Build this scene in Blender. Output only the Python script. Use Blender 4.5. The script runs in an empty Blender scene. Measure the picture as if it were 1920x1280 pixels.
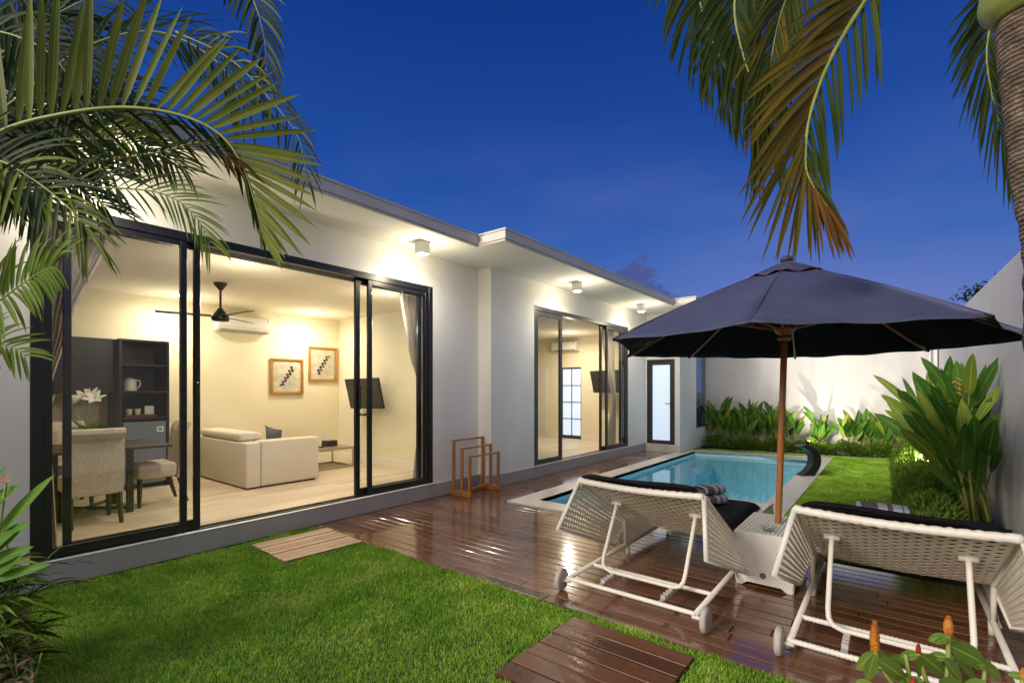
import bpy, math, random
import numpy as np
from mathutils import Vector, Matrix
R = math.radians
scene = bpy.context.scene
COL = scene.collection

# ------------------------------------------------------------------ camera
F = 906.7; YAW = math.atan2(710.5, F); CZ = 1.451
cam = bpy.data.cameras.new("camera")
cam.sensor_width = 36.0; cam.lens = 36.0 * F / 1920; cam.shift_y = (730.5 - 640) / 1920
cam.clip_start = 0.02; cam.clip_end = 600
co = bpy.data.objects.new("camera", cam); COL.objects.link(co)
co.location = (0, 0, CZ); co.rotation_euler = (R(90), 0, YAW)
scene.camera = co
scene.view_settings.view_transform = 'Standard'
scene.view_settings.look = 'None'
scene.view_settings.exposure = 0.75
scene.view_settings.gamma = 1.0
scene.view_settings.use_curve_mapping = False
scene.cycles.use_denoising = True
scene.cycles.max_bounces = 10
scene.cycles.transparent_max_bounces = 24
scene.cycles.sample_clamp_indirect = 6
scene.cycles.caustics_reflective = False
scene.cycles.caustics_refractive = False

def nn(nt, typ, **kw):
    n = nt.nodes.new(typ)
    for k, v in kw.items(): setattr(n, k, v)
    return n
def ramp(nt, stops, interp='LINEAR'):
    n = nt.nodes.new('ShaderNodeValToRGB'); cr = n.color_ramp; cr.interpolation = interp
    while len(cr.elements) < len(stops): cr.elements.new(0.5)
    for e, (p, c) in zip(cr.elements, stops):
        e.position = p; e.color = (c[0], c[1], c[2], 1)
    return n
def mth(nt, op, a, b=None, clamp=False):
    n = nt.nodes.new('ShaderNodeMath'); n.operation = op; n.use_clamp = clamp
    for i, v in enumerate((a, b)):
        if v is None: continue
        if isinstance(v, (int, float)): n.inputs[i].default_value = v
        else: nt.links.new(v, n.inputs[i])
    return n.outputs[0]
def mixc(nt, fac, a, b, mode='MIX'):
    n = nt.nodes.new('ShaderNodeMix'); n.data_type = 'RGBA'; n.blend_type = mode
    for i, v in ((0, fac), (6, a), (7, b)):
        if isinstance(v, (int, float)): n.inputs[i].default_value = v
        elif isinstance(v, (tuple, list)): n.inputs[i].default_value = (v[0], v[1], v[2], 1)
        else: nt.links.new(v, n.inputs[i])
    return n.outputs[2]

# ------------------------------------------------------------------ dusk sky
world = bpy.data.worlds.new("World"); scene.world = world; world.use_nodes = True
nt = world.node_tree; nt.nodes.clear(); L = nt.links.new
tc = nn(nt, 'ShaderNodeTexCoord'); sep = nn(nt, 'ShaderNodeSeparateXYZ'); L(tc.outputs['Generated'], sep.inputs[0])
rp = ramp(nt, [(0.0, (.060, .122, .34)), (0.13, (.044, .104, .31)), (0.24, (.021, .074, .27)),
               (0.42, (.0085, .042, .205)), (0.62, (.0036, .024, .145)), (1.0, (.0025, .015, .09))])
L(sep.outputs['Z'], rp.inputs[0])
# warm sky glow added behind the viewer to light lawn and walls, and a pink band far along the house
back = mth(nt, 'ADD', mth(nt, 'MULTIPLY', sep.outputs['X'], 0.10), mth(nt, 'MULTIPLY', sep.outputs['Y'], -0.99))
backf = mth(nt, 'POWER', mth(nt, 'MAXIMUM', back, 0.0), 1.3)
glow = ramp(nt, [(0.0, (1.35, 1.02, .80)), (0.25, (1.2, .96, .80)), (0.6, (.50, .52, .58)), (1.0, (.04, .07, .16))])
L(sep.outputs['Z'], glow.inputs[0])
c1 = mixc(nt, backf, rp.outputs[0], glow.outputs[0])
nz = nn(nt, 'ShaderNodeTexNoise'); nz.inputs['Scale'].default_value = 1.6; nz.inputs['Detail'].default_value = 4
mp = nn(nt, 'ShaderNodeMapping'); mp.inputs['Scale'].default_value = (1, 1, 3.2); L(tc.outputs['Generated'], mp.inputs[0]); L(mp.outputs[0], nz.inputs[0])
low = mth(nt, 'SUBTRACT', 1.0, mth(nt, 'MULTIPLY', sep.outputs['Z'], 1.9), True)
pk = mth(nt, 'MULTIPLY', low, mth(nt, 'MULTIPLY', mth(nt, 'SUBTRACT', nz.outputs['Fac'], 0.44, True), 3.4, True))
c2 = mixc(nt, mth(nt, 'MULTIPLY', pk, .7), c1, (.115, .135, .32))
# small dark clouds sitting low
nz2 = nn(nt, 'ShaderNodeTexNoise'); nz2.inputs['Scale'].default_value = 9; nz2.inputs['Detail'].default_value = 7; nz2.inputs['Roughness'].default_value = .62
mp2 = nn(nt, 'ShaderNodeMapping'); mp2.inputs['Scale'].default_value = (1, 1, 1.7); mp2.inputs['Location'].default_value = (3.1, .4, 0); L(tc.outputs['Generated'], mp2.inputs[0]); L(mp2.outputs[0], nz2.inputs[0])
dx = Vector((-.385, .880, .172)).normalized()      # one cloud bank low behind the roof
vd = nn(nt, 'ShaderNodeVectorMath', operation='DISTANCE'); L(tc.outputs['Generated'], vd.inputs[0]); vd.inputs[1].default_value = dx
near = mth(nt, 'SUBTRACT', 1.0, mth(nt, 'MULTIPLY', vd.outputs['Value'], 8.5), True)
cm = mth(nt, 'MULTIPLY', mth(nt, 'SUBTRACT', mth(nt, 'ADD', mth(nt, 'MULTIPLY', nz2.outputs['Fac'], 1.0), mth(nt, 'MULTIPLY', near, .46)), 0.74, True), 14, True)
c3 = mixc(nt, cm, c2, (.045, .06, .18))
bg = nn(nt, 'ShaderNodeBackground'); L(c3, bg.inputs[0]); bg.inputs[1].default_value = 1.0
wo = nn(nt, 'ShaderNodeOutputWorld'); L(bg.outputs[0], wo.inputs[0])

sun = bpy.data.lights.new("dusk_sun", 'SUN'); sun.energy = 1.9; sun.angle = R(22); sun.color = (1.0, .90, .78)
so = bpy.data.objects.new("dusk_sun", sun); COL.objects.link(so)
so.rotation_euler = Vector((-.28, -.84, .44)).to_track_quat('Z', 'Y').to_euler()

# ------------------------------------------------------------------ materials
M = {}
def newmat(name):
    m = bpy.data.materials.new(name); m.use_nodes = True; m.node_tree.nodes.clear(); M[name] = m
    nt = m.node_tree; o = nn(nt, 'ShaderNodeOutputMaterial'); p = nn(nt, 'ShaderNodeBsdfPrincipled')
    nt.links.new(p.outputs[0], o.inputs[0]); return m, nt, p, o
def coord(nt, scale=(1, 1, 1), kind='Object'):
    t = nn(nt, 'ShaderNodeTexCoord'); mp = nn(nt, 'ShaderNodeMapping'); mp.inputs['Scale'].default_value = scale
    nt.links.new(t.outputs[kind], mp.inputs[0]); return mp.outputs[0]
def noise(nt, vec, scale, detail=4, rough=.55):
    n = nn(nt, 'ShaderNodeTexNoise'); n.inputs['Scale'].default_value = scale; n.inputs['Detail'].default_value = detail
    n.inputs['Roughness'].default_value = rough; nt.links.new(vec, n.inputs[0]); return n.outputs['Fac']
def bump(nt, p, h, strength=.3, dist=.01):
    b = nn(nt, 'ShaderNodeBump'); b.inputs['Strength'].default_value = strength; b.inputs['Distance'].default_value = dist
    nt.links.new(h, b.inputs['Height']); nt.links.new(b.outputs[0], p.inputs['Normal']); return b
def simple(name, c, rough=.6, metal=0, var=.08, nscale=6, bs=0, bscale=80, coat=0, spec=.5, c2=None, stretch=(1, 1, 1)):
    m, nt, p, o = newmat(name); v = coord(nt, stretch)
    f = noise(nt, v, nscale, 5)
    hi = c2 or tuple(min(1, x * (1 + var)) for x in c); lo = c if c2 else tuple(x * (1 - var) for x in c)
    r = ramp(nt, [(.3, lo), (.7, hi)]); nt.links.new(f, r.inputs[0]); nt.links.new(r.outputs[0], p.inputs['Base Color'])
    p.inputs['Roughness'].default_value = rough; p.inputs['Metallic'].default_value = metal
    p.inputs['Coat Weight'].default_value = coat; p.inputs['Specular IOR Level'].default_value = spec
    if bs: bump(nt, p, noise(nt, v, bscale, 3), bs, .003)
    return m
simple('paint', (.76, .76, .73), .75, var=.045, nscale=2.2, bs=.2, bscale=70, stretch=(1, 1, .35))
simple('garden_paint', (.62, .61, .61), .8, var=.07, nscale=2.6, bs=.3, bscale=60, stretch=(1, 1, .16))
simple('fascia', (.60, .58, .56), .7, var=.05, nscale=2)
simple('plinth', (.36, .355, .355), .7, var=.06, nscale=2.5, bs=.1)
simple('inner_wall', (.81, .73, .52), .7, var=.02, nscale=1.2)
simple('inner_wall_pale', (.80, .75, .58), .7, var=.02, nscale=1.2)
simple('ceiling', (.78, .72, .56), .8, var=.015)
simple('skirting', (.82, .79, .70), .5, var=.02)
simple('black_metal', (.010, .010, .012), .33, var=.2, nscale=3, spec=.5)
simple('dark_metal', (.045, .045, .05), .35, metal=.6, var=.1)
simple('grey_frame', (.035, .036, .04), .4, var=.1)
simple('stone', (.62, .585, .52), .45, var=.12, nscale=5, bs=.08, bscale=40)
simple('white_plastic', (.78, .77, .72), .35, var=.02)
simple('fridge_metal', (.20, .235, .30), .38, metal=.35, var=.05, stretch=(1, 1, 12), nscale=8)
simple('cabinet', (.028, .024, .022), .35, var=.25, nscale=6, stretch=(1, 1, 10))
simple('backsplash', (.62, .52, .38), .5, var=.12, nscale=5)
simple('fabric_cream', (.60, .52, .40), .95, var=.14, nscale=40, bs=.5, bscale=260)
simple('sofa_fabric', (.64, .58, .48), .95, var=.05, nscale=60, bs=.5, bscale=220)
simple('grey_fabric', (.13, .13, .15), .9, var=.1, nscale=30)
simple('curtain', (.42, .39, .37), .9, var=.06, nscale=20)
simple('curtain_pale', (.70, .64, .52), .9, var=.05, nscale=20)
for q_ in ('curtain', 'curtain_pale'):
    nt = M[q_].node_tree; pr = [n for n in nt.nodes if n.type == 'BSDF_PRINCIPLED'][0]; ou = [n for n in nt.nodes if n.type == 'OUTPUT_MATERIAL'][0]
    tl = nn(nt, 'ShaderNodeBsdfTranslucent'); tl.inputs[0].default_value = (.62, .55, .48, 1); mx = nn(nt, 'ShaderNodeMixShader'); mx.inputs[0].default_value = .5
    nt.links.new(pr.outputs[0], mx.inputs[1]); nt.links.new(tl.outputs[0], mx.inputs[2]); nt.links.new(mx.outputs[0], ou.inputs[0])
simple('dark_wood', (.030, .020, .015), .4, var=.25, nscale=6, stretch=(8, 8, 1))
simple('gold', (.50, .26, .06), .38, metal=.5, var=.12, nscale=30)
simple('champagne', (.46, .41, .33), .35, metal=.8, var=.05)
simple('soil', (.035, .024, .016), .95, var=.4, nscale=9, bs=.8, bscale=18)
simple('lawn_base', (.040, .070, .012), .95, var=.35, nscale=14, bs=.5, bscale=60)
simple('navy_fabric', (.050, .056, .105), .82, var=.12, nscale=3.0, bs=.18, bscale=260)
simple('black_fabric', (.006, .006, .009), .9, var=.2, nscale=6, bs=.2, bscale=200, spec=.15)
simple('teak_pole', (.36, .145, .045), .42, var=.22, nscale=12, stretch=(5, 5, .5), coat=.3)
simple('rack_wood', (.36, .155, .045), .42, var=.3, nscale=10, stretch=(4, 4, 1), coat=.2)
simple('cord_white', (.70, .67, .60), .5, var=.06)
simple('wheel_grey', (.40, .38, .35), .6, var=.12, nscale=12)
simple('red_tray', (.16, .025, .012), .4)
simple('ceramic_black', (.012, .013, .013), .38, var=.2)
simple('petal', (.86, .86, .80), .5, var=.03)
simple('bud', (.42, .52, .16), .5, var=.2)
simple('orange', (.62, .20, .025), .5, c2=(.85, .42, .05), nscale=30)
simple('cone_orange', (.34, .10, .018), .5, c2=(.66, .30, .05), nscale=45)
simple('cone_red', (.45, .03, .02), .4, var=.25, nscale=30)
simple('stalk', (.22, .26, .05), .5, var=.25, nscale=12)
simple('rachis', (.22, .27, .05), .45, var=.2, nscale=8)
simple('husk', (.20, .25, .05), .45, var=.2, nscale=5, spec=.5)
simple('towel_white', (.27, .30, .37), .95, var=.1, nscale=50, bs=.6, bscale=200)
simple('towel_plum', (.07, .05, .085), .95, var=.1, nscale=50, bs=.6, bscale=200)
simple('lamp_white', (.70, .70, .70), .4, var=.02)
simple('door_white', (.72, .71, .66), .4, var=.02)
simple('screen', (.035, .033, .028), .25, var=.05)
simple('bark_far', (.05, .04, .03), .9)
simple('paper', (.78, .77, .75), .6, var=.02)
simple('teal_print', (.02, .42, .36), .5)
simple('pastel_cup', (.75, .60, .55), .5, c2=(.35, .60, .25), nscale=60)

def emit(name, c, s):
    m = bpy.data.materials.new(name); m.use_nodes = True; nt = m.node_tree; nt.nodes.clear(); M[name] = m
    e = nn(nt, 'ShaderNodeEmission'); e.inputs[0].default_value = (*c, 1); e.inputs[1].default_value = s
    o = nn(nt, 'ShaderNodeOutputMaterial'); nt.links.new(e.outputs[0], o.inputs[0])
emit('lamp_warm', (1, .86, .62), 45); emit('lamp_cool', (1, .95, .86), 40)
# frosted lit glass
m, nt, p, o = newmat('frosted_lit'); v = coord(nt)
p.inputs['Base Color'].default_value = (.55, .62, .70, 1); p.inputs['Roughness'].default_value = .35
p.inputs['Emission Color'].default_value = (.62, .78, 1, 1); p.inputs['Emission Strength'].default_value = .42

def glass(name, tint, ior, rough=0.0, bumpn=None, boost=1.0):
    m = bpy.data.materials.new(name); m.use_nodes = True; nt = m.node_tree; nt.nodes.clear(); M[name] = m
    o = nn(nt, 'ShaderNodeOutputMaterial'); mx = nn(nt, 'ShaderNodeMixShader'); tr = nn(nt, 'ShaderNodeBsdfTransparent'); gl = nn(nt, 'ShaderNodeBsdfGlossy')
    tr.inputs[0].default_value = (*tint, 1); gl.inputs['Roughness'].default_value = rough
    fr = nn(nt, 'ShaderNodeLayerWeight'); f0 = ((ior - 1) / (ior + 1)) ** 2
    nt.links.new(mth(nt, 'MULTIPLY', mth(nt, 'ADD', mth(nt, 'MULTIPLY', mth(nt, 'POWER', fr.outputs['Facing'], 5.0), 1 - f0), f0), boost, True), mx.inputs[0])
    nt.links.new(tr.outputs[0], mx.inputs[1]); nt.links.new(gl.outputs[0], mx.inputs[2]); nt.links.new(mx.outputs[0], o.inputs[0])
    if bumpn:
        b = nn(nt, 'ShaderNodeBump'); b.inputs['Strength'].default_value = bumpn[0]; b.inputs['Distance'].default_value = .02
        nt.links.new(noise(nt, coord(nt), bumpn[1], 2), b.inputs['Height'])
        nt.links.new(b.outputs[0], gl.inputs['Normal']); nt.links.new(b.outputs[0], fr.inputs['Normal'])
    return m
glass('window_glass', (.95, .965, .955), 1.45, 0.0, boost=1.1)
nt = M['window_glass'].node_tree; ou = [n for n in nt.nodes if n.type == 'OUTPUT_MATERIAL'][0]; mx0 = ou.inputs[0].links[0].from_node
df = nn(nt, 'ShaderNodeBsdfDiffuse'); df.inputs[0].default_value = (.8, .8, .78, 1); m2 = nn(nt, 'ShaderNodeMixShader')
nt.links.new(mth(nt, 'MULTIPLY', mth(nt, 'SUBTRACT', noise(nt, coord(nt, (1, 1, .45)), 3.2, 7, .68), .47, True), .08, True), m2.inputs[0])
nt.links.new(mx0.outputs[0], m2.inputs[1]); nt.links.new(df.outputs[0], m2.inputs[2]); nt.links.new(m2.outputs[0], ou.inputs[0])
glass('clear_glass', (.93, .96, .95), 1.5, 0.02)
glass('pool_water', (.84, .98, 1.0), 1.33, 0.012, (.035, 2.2), 1.0)
glass('blue_glass', (.45, .66, .78), 1.6, 0.05, boost=1.6)

def boards(name, ca, cb, axis, pitch, rough, coat, off=0.0, bmp=.25, vary=1.0):
    """wood laid in boards of one pitch: tone jumps from board to board, grain runs along the boards"""
    m, nt, p, o = newmat(name); t = nn(nt, 'ShaderNodeTexCoord'); s = nn(nt, 'ShaderNodeSeparateXYZ'); nt.links.new(t.outputs['Object'], s.inputs[0])
    a = s.outputs[axis]; al = s.outputs['X' if axis == 'Y' else 'Y']
    idx = mth(nt, 'FLOOR', mth(nt, 'DIVIDE', mth(nt, 'SUBTRACT', a, off), pitch))
    wn = nn(nt, 'ShaderNodeTexWhiteNoise'); wn.noise_dimensions = '2D'
    cmb = nn(nt, 'ShaderNodeCombineXYZ'); nt.links.new(idx, cmb.inputs[0])
    sh = mth(nt, 'MULTIPLY', mth(nt, 'SINE', mth(nt, 'MULTIPLY', idx, 12.9898)), 7.0)
    nt.links.new(mth(nt, 'FLOOR', mth(nt, 'DIVIDE', mth(nt, 'ADD', al, sh), 1.4)), cmb.inputs[1]); nt.links.new(cmb.outputs[0], wn.inputs['Vector'])
    g = nn(nt, 'ShaderNodeCombineXYZ')
    nt.links.new(mth(nt, 'MULTIPLY', al, 2.2), g.inputs[0]); nt.links.new(mth(nt, 'MULTIPLY', a, 46), g.inputs[1]); nt.links.new(mth(nt, 'MULTIPLY', idx, 7.3), g.inputs[2])
    gr = noise(nt, g.outputs[0], 1.0, 5, .6)
    f = mth(nt, 'ADD', mth(nt, 'MULTIPLY', wn.outputs['Value'], .45), mth(nt, 'MULTIPLY', gr, .6))
    r = ramp(nt, [(.2, ca), (.85, cb)]); nt.links.new(f, r.inputs[0]); nt.links.new(r.outputs[0], p.inputs['Base Color'])
    wet = noise(nt, coord(nt, (1, 1, 1)), 2.3, 5, .6)
    rr = nn(nt, 'ShaderNodeMapRange'); rr.inputs[1].default_value = .35; rr.inputs[2].default_value = .7
    rr.inputs[3].default_value = rough * (1 - .4 * vary); rr.inputs[4].default_value = rough * (1 + .35 * vary)
    nt.links.new(wet, rr.inputs[0]); nt.links.new(rr.outputs[0], p.inputs['Roughness'])
    p.inputs['Coat Weight'].default_value = coat; p.inputs['Coat Roughness'].default_value = rough * .4; p.inputs['Coat IOR'].default_value = 1.65 if coat > .7 else 1.5
    bump(nt, p, gr, bmp, .002)
    return m
boards('deck_wood', (.066, .028, .014), (.215, .100, .052), 'Y', .105, .23, .75, 2.77)
boards('pad_wood', (.06, .022, .011), (.17, .07, .036), 'Y', .131, .34, .2, 1.89)
boards('pad_wood_light', (.20, .115, .065), (.56, .39, .26), 'X', .094, .5, 0, 0)
boards('floor_wood', (.47, .37, .26), (.70, .585, .44), 'X', .145, .42, 0, 0, .03, .1)

# pool tile
m, nt, p, o = newmat('pool_tile'); v = coord(nt, (1, 1, 1), 'UV')
bk = nn(nt, 'ShaderNodeTexBrick'); bk.offset = 0; bk.inputs['Scale'].default_value = 1.0
for k, val in (('Mortar Size', .006), ('Brick Width', .30), ('Row Height', .30), ('Mortar Smooth', .2)): bk.inputs[k].default_value = val
bk.inputs['Color1'].default_value = (.48, .86, .97, 1); bk.inputs['Color2'].default_value = (.50, .88, .98, 1); bk.inputs['Mortar'].default_value = (.30, .70, .86, 1)
nt.links.new(v, bk.inputs[0]); nt.links.new(bk.outputs[0], p.inputs['Base Color']); p.inputs['Roughness'].default_value = .4
p.inputs['Emission Color'].default_value = (0, 0, 0, 1)

# woven plastic cane
def weave(name, c, sx, sz, strength=.8, low=.72):
    m, nt, p, o = newmat(name); t = nn(nt, 'ShaderNodeUVMap'); s = nn(nt, 'ShaderNodeSeparateXYZ'); nt.links.new(t.outputs[0], s.inputs[0])
    u = mth(nt, 'MULTIPLY', s.outputs[0], sx); w = mth(nt, 'MULTIPLY', s.outputs[1], sz)
    par = mth(nt, 'MODULO', mth(nt, 'FLOOR', w), 2.0)
    uu = mth(nt, 'ADD', u, mth(nt, 'MULTIPLY', par, .5))
    a = mth(nt, 'ABSOLUTE', mth(nt, 'SINE', mth(nt, 'MULTIPLY', uu, math.pi)))
    b = mth(nt, 'ABSOLUTE', mth(nt, 'SINE', mth(nt, 'MULTIPLY', w, math.pi)))
    h = mth(nt, 'MULTIPLY', mth(nt, 'POWER', a, .5), mth(nt, 'POWER', b, .6))
    r = ramp(nt, [(0.0, tuple(x * low for x in c)), (.35, c)]); nt.links.new(h, r.inputs[0]); nt.links.new(r.outputs[0], p.inputs['Base Color'])
    p.inputs['Roughness'].default_value = .42
    bump(nt, p, h, strength, .006)
weave('cane', (.80, .74, .61), 10, 52, .5, .8); weave('cane_fine', (.80, .75, .64), 52, 20, .6, .7); weave('cane_table', (.80, .78, .73), 26, 30, .6, .68)

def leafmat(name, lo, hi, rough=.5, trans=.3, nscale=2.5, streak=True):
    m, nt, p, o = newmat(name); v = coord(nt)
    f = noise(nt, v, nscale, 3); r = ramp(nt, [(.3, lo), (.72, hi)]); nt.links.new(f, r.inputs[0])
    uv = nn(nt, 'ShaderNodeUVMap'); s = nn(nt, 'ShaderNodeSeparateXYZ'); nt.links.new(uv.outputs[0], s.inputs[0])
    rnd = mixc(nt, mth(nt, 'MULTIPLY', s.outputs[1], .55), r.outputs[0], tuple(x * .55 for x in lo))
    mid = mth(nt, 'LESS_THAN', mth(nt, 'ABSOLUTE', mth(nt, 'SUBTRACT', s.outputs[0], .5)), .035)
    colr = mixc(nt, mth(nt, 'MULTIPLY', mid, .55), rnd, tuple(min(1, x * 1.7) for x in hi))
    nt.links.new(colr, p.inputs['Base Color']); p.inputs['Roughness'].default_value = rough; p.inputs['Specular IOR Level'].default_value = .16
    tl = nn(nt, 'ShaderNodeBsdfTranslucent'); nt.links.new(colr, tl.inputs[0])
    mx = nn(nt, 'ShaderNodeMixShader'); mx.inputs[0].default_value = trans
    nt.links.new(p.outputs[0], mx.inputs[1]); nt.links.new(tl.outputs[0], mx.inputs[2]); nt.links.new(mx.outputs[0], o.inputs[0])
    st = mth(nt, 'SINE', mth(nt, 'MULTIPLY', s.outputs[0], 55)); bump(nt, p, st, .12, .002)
leafmat('leaf_palm', (.12, .17, .022), (.24, .29, .045)); leafmat('leaf_palm_dark', (.015, .036, .007), (.043, .078, .013))  # dark palm tone has the shade among rear fronds put into its colour
leafmat('leaf_palm_bright', (.09, .17, .012), (.20, .30, .03)); leafmat('leaf_brown', (.13, .060, .014), (.27, .14, .03))
leafmat('leaf_coco', (.035, .065, .014), (.085, .115, .02)); leafmat('leaf_coco_gold', (.10, .085, .012), (.19, .14, .02))
leafmat('leaf_heli', (.045, .15, .02), (.13, .28, .035)); leafmat('leaf_heli_light', (.17, .28, .03), (.34, .42, .06))
leafmat('leaf_hedge', (.09, .19, .02), (.22, .34, .045)); leafmat('leaf_ginger', (.12, .22, .035), (.26, .38, .07), rough=.5)
leafmat('leaf_ground', (.05, .10, .02), (.13, .18, .04)); leafmat('leaf_dry', (.13, .08, .05), (.26, .17, .11))
leafmat('leaf_tree', (.02, .035, .015), (.05, .075, .03))
# grass blades
m, nt, p, o = newmat('grass_blade'); v = coord(nt)
f = mth(nt, 'ADD', mth(nt, 'MULTIPLY', noise(nt, v, 2.6, 7, .72), .62), mth(nt, 'MULTIPLY', noise(nt, v, 70, 2), .42))
r = ramp(nt, [(.38, (.085, .23, .012)), (.48, (.20, .40, .028)), (.56, (.30, .51, .045)), (.64, (.50, .60, .13))]); nt.links.new(f, r.inputs[0])
nt.links.new(r.outputs[0], p.inputs['Base Color']); p.inputs['Roughness'].default_value = .6; p.inputs['Specular IOR Level'].default_value = .25
# palm bark with rings
m, nt, p, o = newmat('palm_bark'); v = coord(nt)
wv = nn(nt, 'ShaderNodeTexWave'); wv.bands_direction = 'Z'; wv.inputs['Scale'].default_value = 13; wv.inputs['Distortion'].default_value = 2.6
wv.inputs['Detail'].default_value = 4; wv.inputs['Detail Scale'].default_value = 3; nt.links.new(v, wv.inputs[0])
nzb = noise(nt, v, 9, 8, .78)
r = ramp(nt, [(.38, (.020, .013, .009)), (.56, (.10, .070, .045)), (.74, (.26, .21, .16))])
nt.links.new(mth(nt, 'ADD', mth(nt, 'MULTIPLY', wv.outputs['Fac'], .20), mth(nt, 'MULTIPLY', nzb, .88)), r.inputs[0])
nt.links.new(r.outputs[0], p.inputs['Base Color']); p.inputs['Roughness'].default_value = .9
bump(nt, p, mth(nt, 'ADD', wv.outputs['Fac'], nzb), .7, .008)

# ------------------------------------------------------------------ mesh helpers
class MB:
    def __init__(s): s.v = []; s.f = []; s.mi = []; s.uv = []
    def add(s, vs, fs, mi=0, uvs=None):
        o = len(s.v); s.v += [tuple(x) for x in vs]
        for k, f in enumerate(fs):
            s.f.append(tuple(i + o for i in f)); s.mi.append(mi)
            s.uv += [tuple(uvs[i]) for i in f] if uvs else [(0.25, .3)] * len(f)
    def box(s, x0, x1, y0, y1, z0, z1, mi=0, bev=0.0):
        if x1 < x0: x0, x1 = x1, x0
        if y1 < y0: y0, y1 = y1, y0
        if z1 < z0: z0, z1 = z1, z0
        if bev <= 0:
            v = [(x, y, z) for z in (z0, z1) for y in (y0, y1) for x in (x0, x1)]
            s.add(v, [(0, 2, 3, 1), (4, 5, 7, 6), (0, 1, 5, 4), (1, 3, 7, 5), (3, 2, 6, 7), (2, 0, 4, 6)], mi)
        else:
            b = min(bev, (x1 - x0) * .45, (y1 - y0) * .45, (z1 - z0) * .45); v = []; idx = {}
            X = (x0, x1); Y = (y0, y1); Z = (z0, z1); sg = (1, -1)
            for i in (0, 1):
                for j in (0, 1):
                    for k in (0, 1):
                        for a in range(3):
                            q = [X[i] + sg[i] * b, Y[j] + sg[j] * b, Z[k] + sg[k] * b]; q[a] = (X[i], Y[j], Z[k])[a]
                            idx[(i, j, k, a)] = len(v); v.append(q)
            fs = []
            for i in (0, 1):
                q = [idx[(i, 0, 0, 0)], idx[(i, 1, 0, 0)], idx[(i, 1, 1, 0)], idx[(i, 0, 1, 0)]]; fs.append(q if i else q[::-1])
                q = [idx[(0, i, 0, 1)], idx[(0, i, 1, 1)], idx[(1, i, 1, 1)], idx[(1, i, 0, 1)]]; fs.append(q if i else q[::-1])
                q = [idx[(0, 0, i, 2)], idx[(1, 0, i, 2)], idx[(1, 1, i, 2)], idx[(0, 1, i, 2)]]; fs.append(q if i else q[::-1])
            def fix(q):
                c = Vector(((x0 + x1) / 2, (y0 + y1) / 2, (z0 + z1) / 2)); p = [Vector(v[t]) for t in q]
                n = (p[1] - p[0]).cross(p[2] - p[0]); m_ = sum(p, Vector()) / len(p) - c
                return q if n.dot(m_) > 0 else q[::-1]
            for i in (0, 1):
                for j in (0, 1):
                    fs.append([idx[(i, j, 0, 0)], idx[(i, j, 1, 0)], idx[(i, j, 1, 1)], idx[(i, j, 0, 1)]])
                    fs.append([idx[(i, 0, j, 0)], idx[(i, 1, j, 0)], idx[(i, 1, j, 2)], idx[(i, 0, j, 2)]])
                    fs.append([idx[(0, i, j, 1)], idx[(1, i, j, 1)], idx[(1, i, j, 2)], idx[(0, i, j, 2)]])
                    for k in (0, 1): fs.append([idx[(i, j, k, 0)], idx[(i, j, k, 1)], idx[(i, j, k, 2)]])
            s.add(v, [fix(q) for q in fs], mi)
        return s
    def tube(s, pts, r, n=10, mi=0, closed=False, caps=True):
        pts = [Vector(p) for p in pts]; N = len(pts); rs = r if isinstance(r, (list, tuple)) else [r] * N
        vs = []; up = Vector((0, 0, 1)); prev = None
        for i, p in enumerate(pts):
            if closed: t = pts[(i + 1) % N] - pts[i - 1]
            else: t = pts[min(i + 1, N - 1)] - pts[max(i - 1, 0)]
            t.normalize()
            if prev is None: a = t.cross(up if abs(t.z) < .9 else Vector((1, 0, 0)))
            else: a = prev - t * prev.dot(t)
            a.normalize(); prev = a; b = t.cross(a)
            for k in range(n):
                an = 2 * math.pi * k / n; vs.append(p + (a * math.cos(an) + b * math.sin(an)) * rs[i])
        fs = []
        for i in range(N if closed else N - 1):
            j = (i + 1) % N
            for k in range(n):
                l = (k + 1) % n; fs.append((i * n + k, i * n + l, j * n + l, j * n + k))
        if caps and not closed: fs.append(tuple(range(n))[::-1]); fs.append(tuple((N - 1) * n + k for k in range(n)))
        s.add(vs, fs, mi); return s
    def lathe(s, c, prof, n=24, mi=0, axis='Z'):
        vs = []; fs = []
        for (r, h) in prof:
            for k in range(n):
                a = 2 * math.pi * k / n; q = (r * math.cos(a), r * math.sin(a), h)
                if axis == 'X': q = (q[2], q[0], q[1])
                if axis == 'Y': q = (q[0], q[2], q[1])
                vs.append((c[0] + q[0], c[1] + q[1], c[2] + q[2]))
        for i in range(len(prof) - 1):
            for k in range(n):
                l = (k + 1) % n; fs.append((i * n + k, i * n + l, (i + 1) * n + l, (i + 1) * n + k))
        fs.append(tuple(range(n))[::-1]); fs.append(tuple((len(prof) - 1) * n + k for k in range(n)))
        s.add(vs, fs, mi); return s
    def poly(s, pts, z0, z1, mi=0):
        n = len(pts); v = [(x, y, z0) for x, y in pts] + [(x, y, z1) for x, y in pts]
        fs = [tuple(range(n))[::-1], tuple(range(n, 2 * n))] + [(i, (i + 1) % n, n + (i + 1) % n, n + i) for i in range(n)]
        s.add(v, fs, mi); return s
    def grid(s, fn, nu, nv, mi=0):
        vs = []; uv = []
        for j in range(nv + 1):
            for i in range(nu + 1):
                vs.append(fn(i / nu, j / nv)); uv.append((i / nu, j / nv))
        fs = [(j * (nu + 1) + i, j * (nu + 1) + i + 1, (j + 1) * (nu + 1) + i + 1, (j + 1) * (nu + 1) + i) for j in range(nv) for i in range(nu)]
        s.add(vs, fs, mi, uv); return s
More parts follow.
